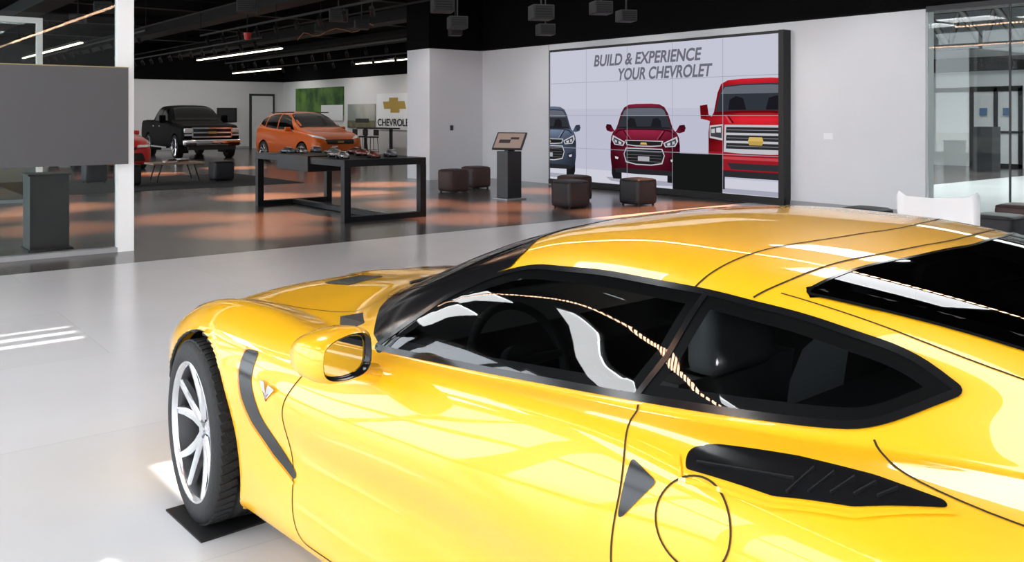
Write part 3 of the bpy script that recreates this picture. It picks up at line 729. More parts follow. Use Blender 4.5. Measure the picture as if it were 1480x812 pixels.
# =================================================================== ROOM
XR = 12.85
def slab(name, p, q, m): 
    mb = MB(); mb.b2(p, q); return mb.build(name, m)
fm = bpy.data.materials.new('polished_floor'); fm.use_nodes = True
nt = fm.node_tree; b = nt.nodes['Principled BSDF']
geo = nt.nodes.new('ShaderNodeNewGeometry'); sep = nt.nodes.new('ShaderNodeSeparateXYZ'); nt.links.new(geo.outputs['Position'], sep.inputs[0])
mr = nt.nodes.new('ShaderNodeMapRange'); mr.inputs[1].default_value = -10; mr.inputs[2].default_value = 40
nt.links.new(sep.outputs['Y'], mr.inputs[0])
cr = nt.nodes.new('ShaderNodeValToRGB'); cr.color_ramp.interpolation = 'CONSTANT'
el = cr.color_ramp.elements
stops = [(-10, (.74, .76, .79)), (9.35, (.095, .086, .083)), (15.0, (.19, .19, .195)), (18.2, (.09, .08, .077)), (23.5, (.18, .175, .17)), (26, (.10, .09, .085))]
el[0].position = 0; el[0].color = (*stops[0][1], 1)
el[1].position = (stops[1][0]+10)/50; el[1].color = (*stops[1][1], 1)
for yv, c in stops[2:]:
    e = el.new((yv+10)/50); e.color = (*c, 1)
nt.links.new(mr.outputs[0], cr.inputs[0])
no = nt.nodes.new('ShaderNodeTexNoise'); no.inputs['Scale'].default_value = .9; no.inputs['Detail'].default_value = 6
nt.links.new(geo.outputs['Position'], no.inputs['Vector'])
br = nt.nodes.new('ShaderNodeTexBrick'); br.inputs['Scale'].default_value = 1.0; br.inputs['Brick Width'].default_value = 3.0; br.inputs['Row Height'].default_value = 1.5
br.inputs['Mortar Size'].default_value = .004; br.inputs['Color1'].default_value = (1, 1, 1, 1); br.inputs['Color2'].default_value = (.96, .96, .96, 1); br.inputs['Mortar'].default_value = (.88, .88, .88, 1)
nt.links.new(geo.outputs['Position'], br.inputs['Vector'])
m1 = nt.nodes.new('ShaderNodeMapRange'); m1.inputs[3].default_value = .90; m1.inputs[4].default_value = 1.10
nt.links.new(no.outputs['Fac'], m1.inputs[0])
v1 = nt.nodes.new('ShaderNodeVectorMath'); v1.operation = 'SCALE'; nt.links.new(cr.outputs[0], v1.inputs[0]); nt.links.new(m1.outputs[0], v1.inputs['Scale'])
v2 = nt.nodes.new('ShaderNodeVectorMath'); v2.operation = 'MULTIPLY'; nt.links.new(v1.outputs[0], v2.inputs[0]); nt.links.new(br.outputs['Color'], v2.inputs[1])
nt.links.new(v2.outputs[0], b.inputs['Base Color'])
b.inputs['Roughness'].default_value = .20
b.inputs['Specular IOR Level'].default_value = .5
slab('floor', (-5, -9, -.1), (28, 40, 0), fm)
slab('ground_outside', (-60, -60, -.5), (-5, 90, -.12), mat('outside_paving', (.5, .5, .48), .8, noise=.1))
def deck(name, x0, x1, y0, y1, z0, z1, holes, m):
    X = sorted({x0, x1, *[h[0] for h in holes], *[h[1] for h in holes]}); Y = sorted({y0, y1, *[h[2] for h in holes], *[h[3] for h in holes]})
    mb = MB()
    for j in range(len(Y)-1):
        i = 0
        while i < len(X)-1:
            def hole(i): 
                cx, cy = (X[i]+X[i+1])/2, (Y[j]+Y[j+1])/2
                return any(h[0] < cx < h[1] and h[2] < cy < h[3] for h in holes)
            if hole(i): i += 1; continue
            k = i
            while k+1 < len(X)-1 and not hole(k+1): k += 1
            mb.b2((X[i], Y[j], z0), (X[k+1], Y[j+1], z1)); i = k+1
    return mb.build(name, m)
deck('ceiling', -5.2, 28, -9, 40, 4.6, 4.8, [(-1.55, -.95, 7.85, 7.97), (-1.55, -.95, 8.05, 8.17), (-1.55, -.95, 8.25, 8.34), (-1.75, -1.55, 9.0, 9.6), (-1.35, -1.15, 4.85, 5.35), (-1.75, -1.6, 4.0, 4.6)], CEIL)  # unseen slots added in the ceiling so the sun makes floor patches
slab('wall_far', (-5, 39.6, 0), (17.8, 39.8, 4.6), WALLB)
slab('wall_far_upper_band', (-4.9, 39.5, 3.06), (17.6, 39.6, 4.6), CEIL)
slab('wall_back_right', (17.6, 18.4, 0), (17.8, 39.6, 3.06), WALLB)
slab('bulkhead_back_right', (17.55, 18.4, 3.06), (17.9, 39.5, 4.6), CEIL)
slab('wall_right', (XR, 6.5, 0), (XR+.25, 18.0, 3.06), WALL)
slab('bulkhead_right', (XR-.02, -9, 3.10), (XR+.3, 18.0, 4.6), CEIL)
slab('wall_pier', (11.32, 17.42, 0), (XR-.001, 18.4, 3.06), WALL)
slab('bulkhead_pier', (11.3, 17.42, 3.07), (XR-.03, 18.4, 4.6), CEIL)
slab('wall_link', (XR, 18.0, 0), (17.6, 18.4, 4.6), WALL)
slab('wall_rear', (-5, -9.2, 0), (28, -9, 4.6), WALL)
slab('baseboard_right', (XR-.015, 6.5, 0), (XR, 8.8, .09), mat('grey_base', (.35, .35, .36), .5))
slab('trim_wall_joint', (XR-.006, 14.95, 0), (XR, 14.97, 3.06), mat('joint', (.5, .5, .52), .6))
slab('baseboard_far', (-5, 39.58, 0), (17.6, 39.6, .1), mat('grey_base2', (.35, .35, .36), .5))
mb = MB()
mb.b2((-5.2, -9, 0), (-5, 40, .25), 1); mb.b2((-5.2, -9, 2.30), (-5, 40, 2.45), 1); mb.b2((-5.2, -9, 4.35), (-5, 40, 4.6), 1)
y = -9
while y < 40.1:
    mb.b2((-5.25, y-.16, 0), (-4.95, y+.16, 4.6), 1); y += 3.5
y = -9
while y < 40:
    mb.b2((-5.14, y+1.71, .25), (-5.06, y+1.80, 4.35), 1); y += 3.5
mb.build('wall_left', [WALL, BLKM])
slab('wall_vestibule_far', (27, -9, 0), (27.2, 18, 2.8), WALL)
slab('wall_vestibule_side', (13.1, 17.8, 0), (27, 18.0, 4.6), WALL)
slab('trim_vestibule_beam', (26.7, -9, 2.8), (27.2, 17.8, 3.2), BLKM)
slab('wall_vestibule_upper', (27.05, -9, 3.2), (27.25, 17.8, 4.6), mat('pale_upper', (.45, .48, .50), .6))
mb = MB()
for y0 in (10.85, 11.52, 12.2):
    mb.b2((26.93, y0, 0), (26.99, y0+.10, 2.3))
mb.b2((26.93, 10.85, 2.2), (26.99, 12.3, 2.35)); mb.b2((26.93, 10.85, 0), (26.99, 12.3, .12)); mb.b2((26.93, 10.85, 1.0), (26.99, 12.3, 1.06))
mb.b2((26.90, 11.15, 1.5), (26.93, 11.35, 1.72), 1); mb.b2((26.90, 11.8, 1.5), (26.93, 12.0, 1.72), 1)
mb.build('door_1', [BLKM, mat('blue_notice', (.08, .18, .35), .5)])
mb = MB()
for k in range(9):
    y = 7+k*.9
    mb.cyl((24, y, 3.3), (24, y+.6, 4.3), .10, n=10); mb.cyl((24, y+.6, 4.3), (24, y+.9, 3.3), .07, n=10)
mb.b2((23.9, 6, 3.25), (24.1, 16, 3.4)); mb.b2((23.9, 6, 4.25), (24.1, 16, 4.45))
mb.build('roof_truss', BLKM)
slab('reception_pedestal', (24.6, 10.65, 0), (25.1, 11.15, 1.2), DGREY)
gm = glassmat('clear_glass', (.82, .86, .85), 1.45)
mb = MB()
yy = [6.5, 5.35, 4.0, 2.6, 1.2, -.2, -2, -4, -6, -9]
for i in range(len(yy)-1): mb.b2((XR+.05, yy[i+1]+.012, .06), (XR+.062, yy[i]-.012, 3.02), 0)
mb.b2((XR+.02, -9, 0), (XR+.1, 6.5, .06), 1); mb.b2((XR+.02, -9, 3.02), (XR+.1, 6.5, 3.10), 1)
for v in yy[1:-1]: mb.b2((XR+.045, v-.012, .06), (XR+.067, v+.012, 3.02), 1)
mb.build('window_1', [gm, DGREY])

# =================================================================== VIDEO WALL
vw = empty('video_wall', (0, 0, 0))
U0 = 14.74; Z0 = .13; PW = 1.172; PH = .686
def VP(u, v, l): return (12.70-l, U0-u, Z0+v)
W5 = PW*5; H4 = PH*4
mb = MB(); mb.b2((12.702, U0+.03, 0.02), (XR-.001, U0-W5-.10, Z0+H4+.05), 0)
mb.b2((12.64, U0-W5-.005, 0.02), (12.71, U0-W5-.10, Z0+H4+.05), 0)
mb.b2((12.68, U0+.03, 0.02), (12.71, U0-W5-.1, Z0-.005), 0)
mb.build('screen_cabinet', BLKM, vw)
def clip(poly, lo, hi):
    def cl(P, f, g):
        out = []
        for i in range(len(P)):
            a, b_ = P[i], P[(i+1) % len(P)]
            ia, ib = f(a), f(b_)
            if ia: out.append(a)
            if ia != ib:
                t = (g-a[0])/(b_[0]-a[0]); out.append((g, a[1]+t*(b_[1]-a[1])))
        return out
    P = cl(poly, lambda p: p[0] >= lo, lo)
    return cl(P, lambda p: p[0] <= hi, hi) if P else P
EM = {}
def ecol(c, s=1.0):
    key = (c, s)
    if key not in EM: EM[key] = emat('screen_colour_%d' % len(EM), c, s)
    return EM[key]
def paintcol(c, cx, hw, z0, zs):
    key = (c, cx)
    if key in EM: return EM[key]
    m = bpy.data.materials.new('screen_paint_%d' % len(EM)); m.use_nodes = True; nt = m.node_tree; nt.nodes.clear()
    N = nt.nodes.new; K = nt.links.new
    o = N('ShaderNodeOutputMaterial'); e = N('ShaderNodeEmission'); e.inputs[0].default_value = (*c, 1)
    tc = N('ShaderNodeTexCoord'); sp = N('ShaderNodeSeparateXYZ'); K(tc.outputs['Object'], sp.inputs[0])
    a = N('ShaderNodeMapRange'); a.inputs[1].default_value = Z0+z0; a.inputs[2].default_value = Z0+z0+zs; K(sp.outputs['Z'], a.inputs[0])
    r = N('ShaderNodeValToRGB'); K(a.outputs[0], r.inputs[0]); el = r.color_ramp.elements
    for i, (p, v) in enumerate([(0, .25), (.22, .55), (.38, .95), (.46, .45), (.56, 1.25), (.64, 1.9), (.70, .8), (.93, .9), (1, 1.7)]):
        q = el[i] if i < 2 else el.new(p); q.position = p; q.color = (v/2, v/2, v/2, 1)
    b_ = N('ShaderNodeMath'); b_.operation = 'ADD'; b_.inputs[1].default_value = -(U0-cx); K(sp.outputs['Y'], b_.inputs[0])
    d = N('ShaderNodeMath'); d.operation = 'ABSOLUTE'; K(b_.outputs[0], d.inputs[0])
    f = N('ShaderNodeMapRange'); f.inputs[1].default_value = hw*.3; f.inputs[2].default_value = hw; f.inputs[3].default_value = 2.0; f.inputs[4].default_value = .8; K(d.outputs[0], f.inputs[0])
    mu = N('ShaderNodeMath'); mu.operation = 'MULTIPLY'; K(r.outputs[0], mu.inputs[0]); K(f.outputs[0], mu.inputs[1])
    K(mu.outputs[0], e.inputs[1]); K(e.outputs[0], o.inputs[0]); EM[key] = m; return m
class Flat:
    def __init__(s): s.items = []
    def half(s, pts, c, layer, cx, z0, sc=1):
        full = [(cx+x*sc, z0+z*sc) for x, z in pts]+[(cx-x*sc, z0+z*sc) for x, z in reversed(pts) ]
        s.poly(full, c, layer)
    def pair(s, pts, c, layer, cx, z0, sc=1):
        for sg in (1, -1): s.poly([(cx+sg*x*sc, z0+z*sc) for x, z in pts], c, layer)
    def poly(s, pts, c, layer):
        q = clip(pts, .005, W5-.005)
        if len(q) > 2: s.items.append((q, c, layer))
    def build(s, name):
        mats = []; mb = MB()
        for q, c, l in s.items:
            m = ecol(c) if isinstance(c, tuple) else c
            if m not in mats: mats.append(m)
            vv = [Vector((p[0], p[1])) for p in q]
            n = len(vv)
            r = delaunay_2d_cdt(vv, [(i, (i+1) % n) for i in range(n)], [], 1, 1e-5)
            P3 = [VP(p.x, p.y, .001+l*.0012) for p in r[0]]
            mb.add(P3, [list(f) for f in r[2] if inpoly(sum(r[0][i].x for i in f)/len(f), sum(r[0][i].y for i in f)/len(f), vv)], mats.index(m))
        return mb.build(name, mats, vw, recalc=False)
F = Flat()
F.poly([(0, 0), (W5, 0), (W5, H4), (0, H4)], (.50, .51, .62), 0)
F.poly([(0, H4*.55), (W5, H4*.55), (W5, H4), (0, H4)], (.55, .56, .66), .4)
F.poly([(0, 0), (W5, 0), (W5, .26), (0, .26)], (.60, .61, .69), .4)
def sedan(cx, z0, c, dark, sc=1.0, hi=(.5, .3, .35), lt=(.52, .53, .57)):
    body = paintcol(c, cx, .92, z0, 1.5*sc)
    F.half([(1.05, .02), (.9, -.05), (.5, -.07)], (.36, .37, .45), 1, cx, z0, sc)
    F.pair([(.60, .0), (.84, .0), (.88, .1), (.88, .4), (.60, .4)], (.01, .01, .012), 2, cx, z0, sc)
    F.pair([(.80, .95), (.90, .93), (1.02, .96), (1.05, 1.03), (1.02, 1.09), (.90, 1.08), (.84, 1.0)], body, 3, cx, z0, sc)
    F.pair([(.93, .96), (1.01, .98), (1.02, 1.02), (.93, 1.01)], dark, 4, cx, z0, sc)
    F.half([(.60, .14), (.80, .16), (.88, .24), (.91, .42), (.91, .70), (.89, .84), (.84, .93), (.76, .99), (.70, 1.10), (.62, 1.30), (.53, 1.42), (.40, 1.475), (.2, 1.49)], body, 4, cx, z0, sc)
    F.half([(.71, 1.0), (.62, 1.20), (.54, 1.36), (.46, 1.41), (.2, 1.425)], (.03, .033, .042), 5, cx, z0, sc)
    F.half([(.58, 1.25), (.53, 1.35), (.45, 1.395), (.2, 1.405)], (.12, .13, .16), 6, cx, z0, sc)
    F.pair([(.18, 1.04), (.46, 1.04), (.44, 1.16), (.36, 1.22), (.24, 1.2)], (.012, .012, .016), 7, cx, z0, sc)
    F.half([(.72, 1.01), (.66, 1.035), (.2, 1.05)], (.015, .015, .018), 7, cx, z0, sc)
    F.half([(.80, .90), (.70, .975), (.5, 1.0), (.2, 1.005)], dark, 6, cx, z0, sc)
    F.half([(.76, .885), (.68, .95), (.5, .978), (.2, .982)], body, 6.5, cx, z0, sc)
    F.pair([(.36, .80), (.42, .80), (.56, .97), (.52, .97)], dark, 7, cx, z0, sc)
    F.pair([(.33, .80), (.36, .80), (.52, .97), (.48, .97)], hi, 7, cx, z0, sc)
    F.pair([(.50, .74), (.84, .87), (.87, .78), (.80, .68), (.55, .66)], lt, 6, cx, z0, sc)
    F.pair([(.54, .73), (.81, .83), (.83, .76), (.77, .695), (.57, .68)], (.05, .05, .065), 7, cx, z0, sc)
    F.pair([(.60, .73), (.68, .755), (.68, .70), (.61, .69)], (.55, .56, .6), 8, cx, z0, sc)
    F.pair([(.72, .765), (.79, .785), (.79, .73), (.73, .715)], (.45, .46, .5), 8, cx, z0, sc)
    F.half([(.50, .78), (.46, .68), (.2, .66)], lt, 6, cx, z0, sc)
    F.half([(.47, .765), (.44, .695), (.2, .68)], (.015, .015, .017), 7, cx, z0, sc)
    F.half([(.48, .63), (.54, .50), (.48, .34), (.2, .30)], lt, 6, cx, z0, sc)
    F.half([(.46, .61), (.52, .50), (.46, .36), (.2, .32)], (.015, .015, .017), 7, cx, z0, sc)
    for z in (.56, .50, .44, .38): F.half([(.46, z), (.46, z-.008)], (.14, .14, .15), 8, cx, z0, sc)
    F.half([(.09, .70), (.07, .74), (.03, .74)], (.65, .45, .12), 9, cx, z0, sc)
    F.half([(.15, .38), (.15, .47)], (.4, .4, .43), 9, cx, z0, sc)
    F.pair([(.62, .46), (.84, .52), (.84, .36), (.66, .34)], dark, 6, cx, z0, sc)
    F.pair([(.68, .43), (.78, .45), (.77, .40), (.70, .39)], (.6, .6, .64), 7, cx, z0, sc)
    F.half([(.62, .22), (.80, .20), (.74, .13), (.2, .12)], (.02, .02, .024), 6, cx, z0, sc)
sedan(2.78, .11, (.15, .010, .028), (.05, .003, .009), 1.0, (.34, .05, .09))
sedan(-.05, .11, (.085, .11, .165), (.025, .03, .05), .98, (.22, .26, .34))
def pickup(cx, z0):
    d = (.13, .003, .006); R_ = paintcol((.38, .010, .018), cx, 1.02, z0, 1.94); K_ = (.52, .52, .56)
    F.half([(1.15, .02), (1.0, -.05), (.5, -.06)], (.36, .37, .45), 1, cx, z0)
    F.pair([(.66, 0), (.95, 0), (.98, .12), (.98, .55), (.66, .55)], (.01, .01, .012), 2, cx, z0)
    F.pair([(.95, 1.28), (1.0, 1.20), (1.05, 1.22), (1.20, 1.24), (1.22, 1.48), (1.05, 1.50), (1.02, 1.32)], R_, 3, cx, z0)
    F.pair([(1.07, 1.26), (1.18, 1.28), (1.18, 1.36), (1.07, 1.36)], d, 4, cx, z0)
    F.half([(.85, .28), (.98, .34), (1.02, .6), (1.02, 1.0), (.99, 1.22), (.94, 1.30), (.90, 1.36), (.82, 1.70), (.74, 1.86), (.6, 1.92), (.3, 1.94)], R_, 4, cx, z0)
    F.half([(.86, 1.36), (.76, 1.72), (.68, 1.82), (.3, 1.85)], (.03, .035, .045), 5, cx, z0)
    F.half([(.74, 1.68), (.66, 1.80), (.3, 1.825)], (.13, .14, .17), 6, cx, z0)
    F.pair([(.20, 1.40), (.58, 1.40), (.55, 1.58), (.42, 1.64), (.26, 1.6)], (.01, .01, .014), 7, cx, z0)
    F.half([(.90, 1.30), (.86, 1.37), (.3, 1.39)], d, 7, cx, z0)
    F.half([(.94, 1.18), (.88, 1.30), (.3, 1.35)], R_, 7.5, cx, z0)
    F.pair([(.50, 1.17), (.56, 1.17), (.66, 1.31), (.62, 1.31)], (.60, .06, .07), 8, cx, z0)
    F.pair([(.45, 1.17), (.50, 1.17), (.62, 1.31), (.58, 1.31)], d, 8, cx, z0)
    F.half([(.66, 1.14), (.68, .66), (.3, .64)], K_, 8, cx, z0)
    for z in (1.10, .96, .82): 
        F.half([(.62, z), (.63, z-.10)], (.025, .025, .03), 9, cx, z0)
        F.half([(.60, z-.045), (.60, z-.055)], (.25, .25, .27), 10, cx, z0)
    F.half([(.16, .86), (.13, .93)], (.65, .45, .12), 11, cx, z0)
    F.half([(.13, .79), (.16, .86)], (.5, .33, .08), 11, cx, z0)
    F.pair([(.69, 1.15), (.99, 1.12), (.99, .90), (.70, .86)], K_, 8, cx, z0)
    F.pair([(.72, 1.12), (.97, 1.09), (.97, .93), (.72, .90)], (.05, .05, .06), 9, cx, z0)
    F.pair([(.74, 1.09), (.84, 1.08), (.84, 1.0), (.74, 1.0)], (.6, .6, .64), 10, cx, z0)
    F.pair([(.87, 1.07), (.95, 1.06), (.95, .99), (.87, .99)], (.5, .5, .54), 10, cx, z0)
    F.half([(1.0, .66), (1.02, .46), (.9, .34), (.3, .34)], (.30, .012, .02), 6, cx, z0)
    F.half([(.98, .58), (.97, .53)], (.50, .06, .07), 7, cx, z0)
    F.half([(.60, .47), (.52, .36)], (.03, .03, .035), 8, cx, z0)
    F.pair([(.68, .50), (.86, .50), (.86, .40), (.70, .40)], (.05, .05, .05), 8, cx, z0)
    F.half([(.85, .33), (.8, .22)], (.025, .025, .03), 6, cx, z0)
pickup(5.38, .07)
F.poly([(PW*3+.01, .0), (PW*4-.01, 0), (PW*4-.01, PH-.01), (PW*3+.01, PH-.01)], (.008, .009, .009), 14)
for i in range(1, 5): F.poly([(PW*i-.005, 0), (PW*i+.005, 0), (PW*i+.005, H4), (PW*i-.005, H4)], (.34, .35, .42), 15)
for i in range(1, 4): F.poly([(0, PH*i-.005), (W5, PH*i-.005), (W5, PH*i+.005), (0, PH*i+.005)], (.34, .35, .42), 15)
F.build('screen_picture')
RW = Matrix(((0, 0, -1, 0), (-1, 0, 0, 0), (0, 1, 0, 0), (0, 0, 0, 1)))
Mt = lambda u, v, l: Matrix.Translation(VP(u, v, l)) @ RW
tcol = ecol((.14, .145, .18))
for nm, tx, u, v, w, h in (('screen_text_1', 'BUILD & EXPERIENCE', 1.40, 2.37, 2.78, .24), ('screen_text_2', 'YOUR CHEVROLET', 2.06, 2.07, 2.36, .24)):
    text_mesh(nm, tx, w, h, tcol, Mt(u, v, .022), .18, .028, vw)

# =================================================================== FURNITURE
def ottoman(x, y, m, s=.46, rz=0):
    bm = bmesh.new(); bmesh.ops.create_cube(bm, size=1)
    bmesh.ops.subdivide_edges(bm, edges=bm.edges[:], cuts=7, use_grid_fill=True)
    for v in bm.verts:
        c = v.co*2; bul = [1+.03*(1-c[(i+1) % 3]**2)*(1-c[(i+2) % 3]**2) for i in range(3)]
        Lm = max(abs(c.x), abs(c.y), abs(c.z))
        k = 12.0; nrm = (abs(c.x)**k+abs(c.y)**k+abs(c.z)**k)**(1/k)
        c = c/nrm*Lm
        v.co = Vector((c.x*s/2*bul[0], c.y*s/2*bul[1], c.z*.215*bul[2]+.235))
    bm.verts.index_update()
    mb = MB(); mb.add([v.co.copy() for v in bm.verts], [[v.index for v in f.verts] for f in bm.faces], 0, True); bm.free()
    pts = []
    for k in range(40):
        a = 2*math.pi*k/40; ca, sa = math.cos(a), math.sin(a); n = (abs(ca)**8+abs(sa)**8)**(1/8)
        pts.append((ca/n*s*.497, sa/n*s*.497, .425))
    for k in range(40): mb.cyl(pts[k], pts[(k+1) % 40], .006, n=6, caps=False)
    for i in (-1, 1):
        for j in (-1, 1): mb.cyl((i*s*.38, j*s*.38, 0), (i*s*.38, j*s*.38, .03), .02, n=10, mi=1)
    z = .008 if (3.2 < x < 8.7 and 18.5 < y < 22.6) else 0
    ob = mb.build('ottoman', [m, BLKM]); ob.location = (x, y, z); ob.rotation_euler = (0, 0, rz); return ob
for x, y, m in ((9.95, 14.45, LEB), (10.85, 14.95, LEB), (9.74, 10.8, LEA), (10.6, 11.65, LEB), (10.95, 10.45, LEA), (7.45, 20.2, LEA), (5.35, 20.0, LEA), (5.0, 21.3, LEA),
                (9.5, 5.5, LEA), (10.9, 5.4, LEB), (11.3, 4.55, LEB), (9.95, 4.25, LEA)): ottoman(x, y, m)

mb = MB()
x0, x1, y0, y1, h = 5.87, 7.22, 11.2, 14.35, .88
mb.b2((x0, y0, h-.10), (x1, y1, h), 0, ch=.006)
for ya in (y0, y1-.11):
    mb.b2((x0, ya, 0), (x0+.10, ya+.11, h-.1)); mb.b2((x1-.10, ya, 0), (x1, ya+.11, h-.1)); mb.b2((x0+.1, ya, 0), (x1-.1, ya+.11, .08))
mb.b2((6.49, y0+.11, 0.01), (6.60, y1-.11, .08))
mb.b2((x0-.03, 12.3, h-.22), (x0+.6, 13.4, h+.02), 0, ch=.006)
mb.build('display_table', [TBL])
mb = MB()
random.seed(2)
k = 0
for (tx, ty) in [(6.05, 11.6), (6.5, 11.5), (6.9, 11.7), (6.2, 12.1), (6.7, 12.2), (6.15, 13.7), (6.6, 13.0), (6.95, 12.9), (6.7, 13.8), (6.3, 13.55), (6.95, 13.6)]:
    rz = math.radians(random.choice([80, 95, 100, 70])); M = Matrix.Translation((tx, ty, h+.0)) @ Matrix.Rotation(rz, 4, 'Z') @ Matrix.Scale(1.15, 4)
    prof = [(-.13, .03, .045), (-.12, .052, .06), (-.06, .055, .085), (0, .055, .095), (.05, .055, .07), (.12, .05, .05), (.135, .03, .04)]
    rs = []
    for px_, hw, zt in prof:
        rs.append([(px_, -hw, .02), (px_, -hw, .045), (px_, -hw*.7, zt), (px_, hw*.7, zt), (px_, hw, .045), (px_, hw, .02)])
    mb.rings(rs, k % 3, M=M)
    for wx in (-.08, .08):
        mb.cyl((wx, -.058, .022), (wx, .058, .022), .022, n=14, mi=3, M=M)
    k += 1
mb.build('scale_model_cars', [mat('model_silver', (.45, .42, .40), .25, .7, 1), mat('model_maroon', (.20, .05, .04), .3, .3, 1), mat('model_grey', (.18, .18, .2), .3, .5, 1), RUB])
ki = MB()
ki.b2((9.68, 12.40, 0), (10.12, 12.84, .025), 1, ch=.006)
ki.b2((9.74, 12.46, .025), (10.06, 12.78, .86), 0, ch=.008)
Mk = Matrix.Translation((9.88, 12.58, 1.04)) @ Matrix.Rotation(math.radians(-62), 4, 'Z') @ Matrix.Rotation(math.radians(-42), 4, 'X')
ki.box((0, 0, 0), (.58, .035, .40), 0, M=Mk, ch=.008)
ki.box((0, -.0195, 0), (.52, .004, .34), 2, M=Mk)
ki.box((-.08, -.0225, -.02), (.22, .002, .08), 3, M=Mk); ki.box((.1, -.0225, .05), (.16, .002, .05), 3, M=Mk)
ki.b2((9.84, 12.56, .85), (9.98, 12.68, 1.02), 0)
ki.build('touchscreen_kiosk', [DGREY, mat('kiosk_base_steel', (.5, .5, .52), .35, .6), ecol((.30, .22, .19)), ecol((.05, .04, .045))])
mb = MB(); mb.b2((1.92, 11.0, 0), (2.32, 11.4, .83), 0, ch=.006); mb.b2((1.90, 10.98, .83), (2.34, 11.42, .85), 0, ch=.004); mb.b2((1.9, 10.98, 0), (2.36, 11.44, .012), 1)
mb.build('display_pedestal', [DGREY, BLKM])
mb = MB()
mb.b2((6.0, 20.4, .40), (7.15, 21.1, .44), 0, ch=.008)
for a in ((6.1, 20.5), (7.05, 20.5), (6.1, 21.0), (7.05, 21.0)):
    mb.cyl((a[0], a[1], .01), (a[0]+(.12 if a[0] < 6.5 else -.12), a[1], .40), .014, n=8, mi=1)
mb.b2((6.1, 20.49, .008), (6.12, 21.01, .03), 1); mb.b2((7.03, 20.49, .008), (7.05, 21.01, .03), 1)
mb.build('coffee_table', [WOOD, BLKM])
mb = MB()
for i, (bx, by) in enumerate(((6.45, 20.7), (6.75, 20.8))):
    for k in range(3): mb.box((bx, by, .4525+k*.025), (.26-.02*k, .19, .024), (i+k) % 3, Matrix.Translation((bx, by, 0)) @ Matrix.Rotation(.2*k, 4, 'Z') @ Matrix.Translation((-bx, -by, 0)))
mb.build('brochure_stack', [WPL, mat('brochure_brown', (.3, .15, .1), .5), DGREY])
slab('rug', (3.2, 18.5, 0), (8.7, 22.6, .008), RUG)
def portal(y, w, name, xr):
    mb = MB()
    mb.b2((xr-w, y, 0), (xr, y+.12, 3.2), 0); mb.b2((-3.0, y, 3.2-w), (xr-w, y+.12, 3.2), 0); mb.b2((-3.0-w, y, 0), (-3.0, y+.12, 3.2), 0)
    mb.b2((-3.0, y, 0), (xr-w, y+.12, .05), 1)
    mb.b2((-3.0, y+.055, .05), (xr-w, y+.065, 3.2-w), 2)
    return mb.build(name, [WFR, mat('grey_sill', (.45, .46, .47), .4), gm])
portal(10.38, .17, 'glass_partition', 2.845)
portal(17.3, .09, 'glass_partition', 3.22)
mb = MB(); mb.b2((.3, 10.26, .97), (2.755, 10.33, 2.02), 0); mb.b2((.3, 10.255, 2.02), (2.755, 10.335, 2.03), 1); mb.b2((.3, 10.33, 1.3), (2.755, 10.38, 1.4), 2); mb.b2((.3, 10.33, 1.7), (2.755, 10.38, 1.8), 2)
mb.build('display_panel', [PGREY, BRASS, BLKM])

mb = MB()
cx, cy = 8.12, 3.93
Mc = Matrix.Translation((cx, cy, 0)) @ Matrix.Rotation(math.radians(35), 4, 'Z')
prof = [(-.36, .36, .30), (-.30, .34, .33), (0, .33, .34), (.22, .35, .34), (.30, .43, .35), (.34, .56, .36), (.37, .69, .36), (.385, .73, .34)]
rs = []
for px_, pz, hw in prof:
    rs.append([(px_, -hw, pz+.05), (px_, -hw*.8, pz), (px_, 0, pz-.02), (px_, hw*.8, pz), (px_, hw, pz+.05), (px_+.02, hw, pz+.03), (px_+.025, hw*.8, pz-.03), (px_+.025, 0, pz-.05), (px_+.025, -hw*.8, pz-.03), (px_+.02, -hw, pz+.03)])
mb.rings(rs, 0, M=Mc)
for a in ((-.2, -.2), (.2, -.2), (-.2, .2), (.2, .2)): mb.cyl((a[0]*1.4, a[1]*1.3, 0), (a[0]*.7, a[1]*.7, .34), .012, n=8, mi=1, M=Mc)
mb.build('lounge_chair', [WPL, CHR])

def pic_mat(name, c1, c2, scale, s=.7):
    m = bpy.data.materials.new(name); m.use_nodes = True; nt = m.node_tree; b = nt.nodes['Principled BSDF']
    tc = nt.nodes.new('ShaderNodeTexCoord'); n = nt.nodes.new('ShaderNodeTexNoise'); n.inputs['Scale'].default_value = scale; n.inputs['Detail'].default_value = 8
    cr = nt.nodes.new('ShaderNodeValToRGB'); cr.color_ramp.elements[0].color = (*c1, 1); cr.color_ramp.elements[1].color = (*c2, 1); cr.color_ramp.elements[0].position = .38; cr.color_ramp.elements[1].position = .62
    nt.links.new(tc.outputs['Object'], n.inputs[0]); nt.links.new(n.outputs['Fac'], cr.inputs[0]); nt.links.new(cr.outputs[0], b.inputs['Base Color'])
    nt.links.new(cr.outputs[0], b.inputs['Emission Color']); b.inputs['Emission Strength'].default_value = s
    return m
mb = MB(); mb.b2((17.54, 33.6, 1.50), (17.6, 38.2, 2.72), 0); mb.b2((17.53, 33.6, 1.30), (17.539, 35.6, 1.95), 1)
mb.build('landscape_picture', [pic_mat('forest_print_glowing', (.008, .04, .008), (.08, .17, .03), 1.3, .15), WPL])  # forest print has a faint glow added to its colours
mb = MB(); mb.b2((17.55, 30.95, 1.0), (17.6, 33.2, 1.97), 0); mb.b2((17.54, 30.95, 1.0), (17.549, 33.2, 1.3), 1); mb.b2((17.53, 31.4, 1.22), (17.539, 32.5, 1.38), 2)
mb.build('car_picture', [pic_mat('field_print', (.25, .28, .26), (.5, .5, .45), .6, .0), pic_mat('grass_print', (.08, .08, .04), (.2, .18, .10), 2, .0), DGREY])
mb = MB(); mb.b2((17.55, 28.0, .95), (17.6, 30.8, 2.35), 0)
